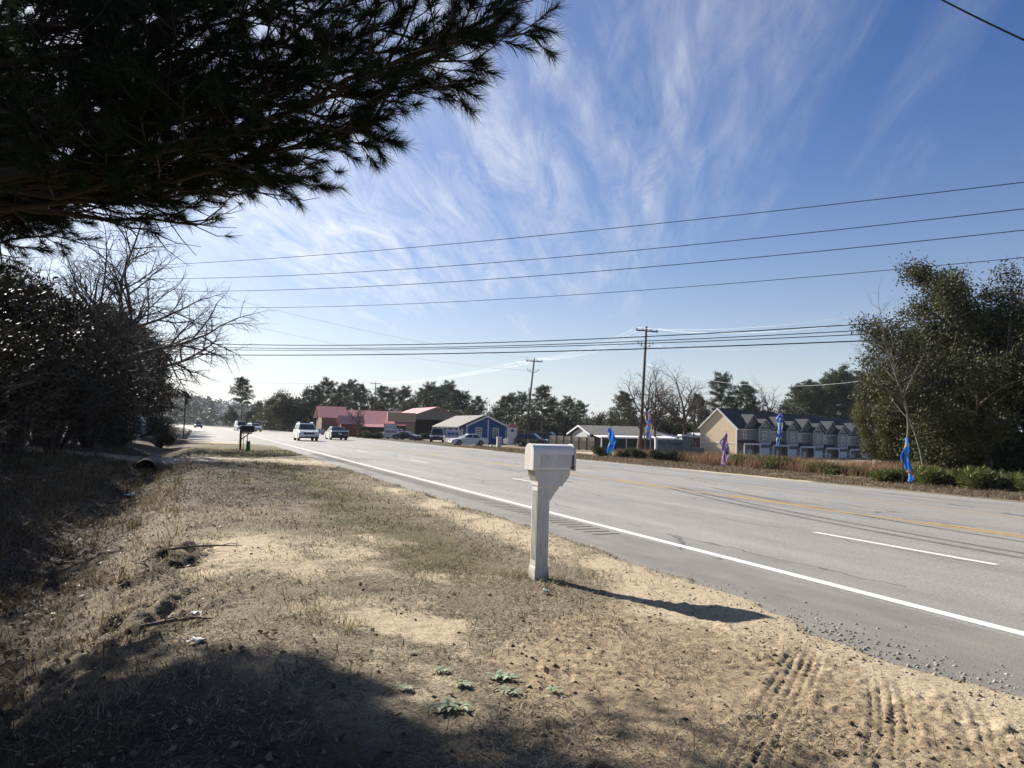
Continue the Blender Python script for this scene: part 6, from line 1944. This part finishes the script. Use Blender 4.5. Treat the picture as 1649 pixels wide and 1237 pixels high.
PAPER = mat('dirty white paper', (.62, .61, .58), rough=.8, var=.12)
litter(212, 800, .38, 'crumpled white plastic sheet lying in the ditch below the culvert', 1, PAPER, name='plastic_sheet')
litter(315, 1036, .12, 'small torn white scrap among the leaves at the shade edge', 2, PAPER)
litter(316, 982, .10, 'narrow pale scrap standing in the sunlit leaves beside the ditch', 3, PAPER)
litter(879, 957, .06, 'tiny pale green scrap at the foot of the white mailbox', 4, mat('pale green scrap', (.42, .58, .48), rough=.7), name='paper_scrap', flat=.6)
litter(789, 721, .55, 'white sack lying on the road edge behind the white sedan', 5, PAPER, name='sack', flat=.9)
litter(452, 716, .5, 'flat white piece of rubbish on the grass right of the black mailbox', 6, PAPER, name='cardboard_scrap', flat=.1)
# broken branches in the ditch
for i, (px, py, Lg, a) in enumerate([(262, 875, .9, .4), (245, 905, .7, 2.2), (225, 985, .6, .5)]):
    u_, t_ = hit(px, py + 18); X, Y = xy(u_, t_); z = gz(X, Y)
    rng = np.random.default_rng(500 + i)
    d = Vector((math.cos(a), math.sin(a), .04)) * Lg
    ts = TubeSet(); ts.add([Vector((0, 0, .05)), d * .35 + Vector((.03, 0, .07)), d * .7 + Vector((-.03, .03, .05)), d + Vector((0, 0, .03))], [.016, .014, .010, .004], 6)
    for f in (.3, .5, .75):
        q = d * f + Vector((0, 0, .06)); e = q + Vector((rng.normal(0, .14), rng.normal(0, .14), .04)); ts.add([q, (q + e) / 2 + Vector((0, 0, .02)), e], [.006, .005, .003], 4)
    o = ts.build('fallen_branch', BARKD if i % 2 else BARK, None); o.location = (X, Y, z)
    row(o, 'fallen branches in the ditch', 'dark fallen branch', 'lying in the ditch', 'branch')
# dark low bushes in front of the red building
for i, (px, Y) in enumerate([(585, 122), (593, 120), (668, 126), (676, 128), (608, 121)]):
    o = put(copy_tree(hd), px, Y, 1.0, i * 1.7); row(o, 'dark low bushes before the red roofed building', 'dark low bush', 'before the red roofed building', 'shrub')
p = W(350, 672, 520)
rng = np.random.default_rng(77); mb = MB()
rings = []
for i in range(9):
    f = i / 8; rr = 1.5 + 7 * f ** .8; c = Vector((10 * f + 2 * math.sin(i), 3 * math.sin(i * 1.7), 15 * f))
    rings.append([tuple(c + Vector((math.cos(a) * rr * (1 + .25 * math.sin(3 * a + i)), math.sin(a) * rr, .25 * rr * math.sin(a * 2 + i)))) for a in np.linspace(0, 2 * math.pi, 16, endpoint=False)])
mb.sections(rings); so_ = mb.build('smoke', None); so_.location = p
sm = bpy.data.materials.new('thin smoke'); sm.use_nodes = True; nt = sm.node_tree; nt.nodes.clear()
v_ = nd(nt, 'ShaderNodeVolumePrincipled'); v_.inputs['Density'].default_value = .012; v_.inputs['Color'].default_value = (.75, .85, 1, 1)
ou = nd(nt, 'ShaderNodeOutputMaterial'); nt.links.new(v_.outputs[0], ou.inputs['Volume']); so_.data.materials.append(sm); tag(so_, kind='stuff')
name_rows()
hz = MB().box(-1500, 1700, -400, 1900, -7, 60).build('haze', None)
hm = bpy.data.materials.new('far air'); hm.use_nodes = True; nt = hm.node_tree; nt.nodes.clear()
vo_ = nd(nt, 'ShaderNodeVolumePrincipled'); vo_.inputs['Density'].default_value = HAZE; vo_.inputs['Color'].default_value = (.80, .88, 1.0, 1); vo_.inputs['Anisotropy'].default_value = .25
ou = nd(nt, 'ShaderNodeOutputMaterial'); nt.links.new(vo_.outputs[0], ou.inputs['Volume']); hz.data.materials.append(hm); tag(hz, kind='stuff')
for o in COL.objects:
    if 'label' in o and len(o['label'].split()) > 16: print('LONG', len(o['label'].split()), o['label'])
bpy.context.view_layer.update()
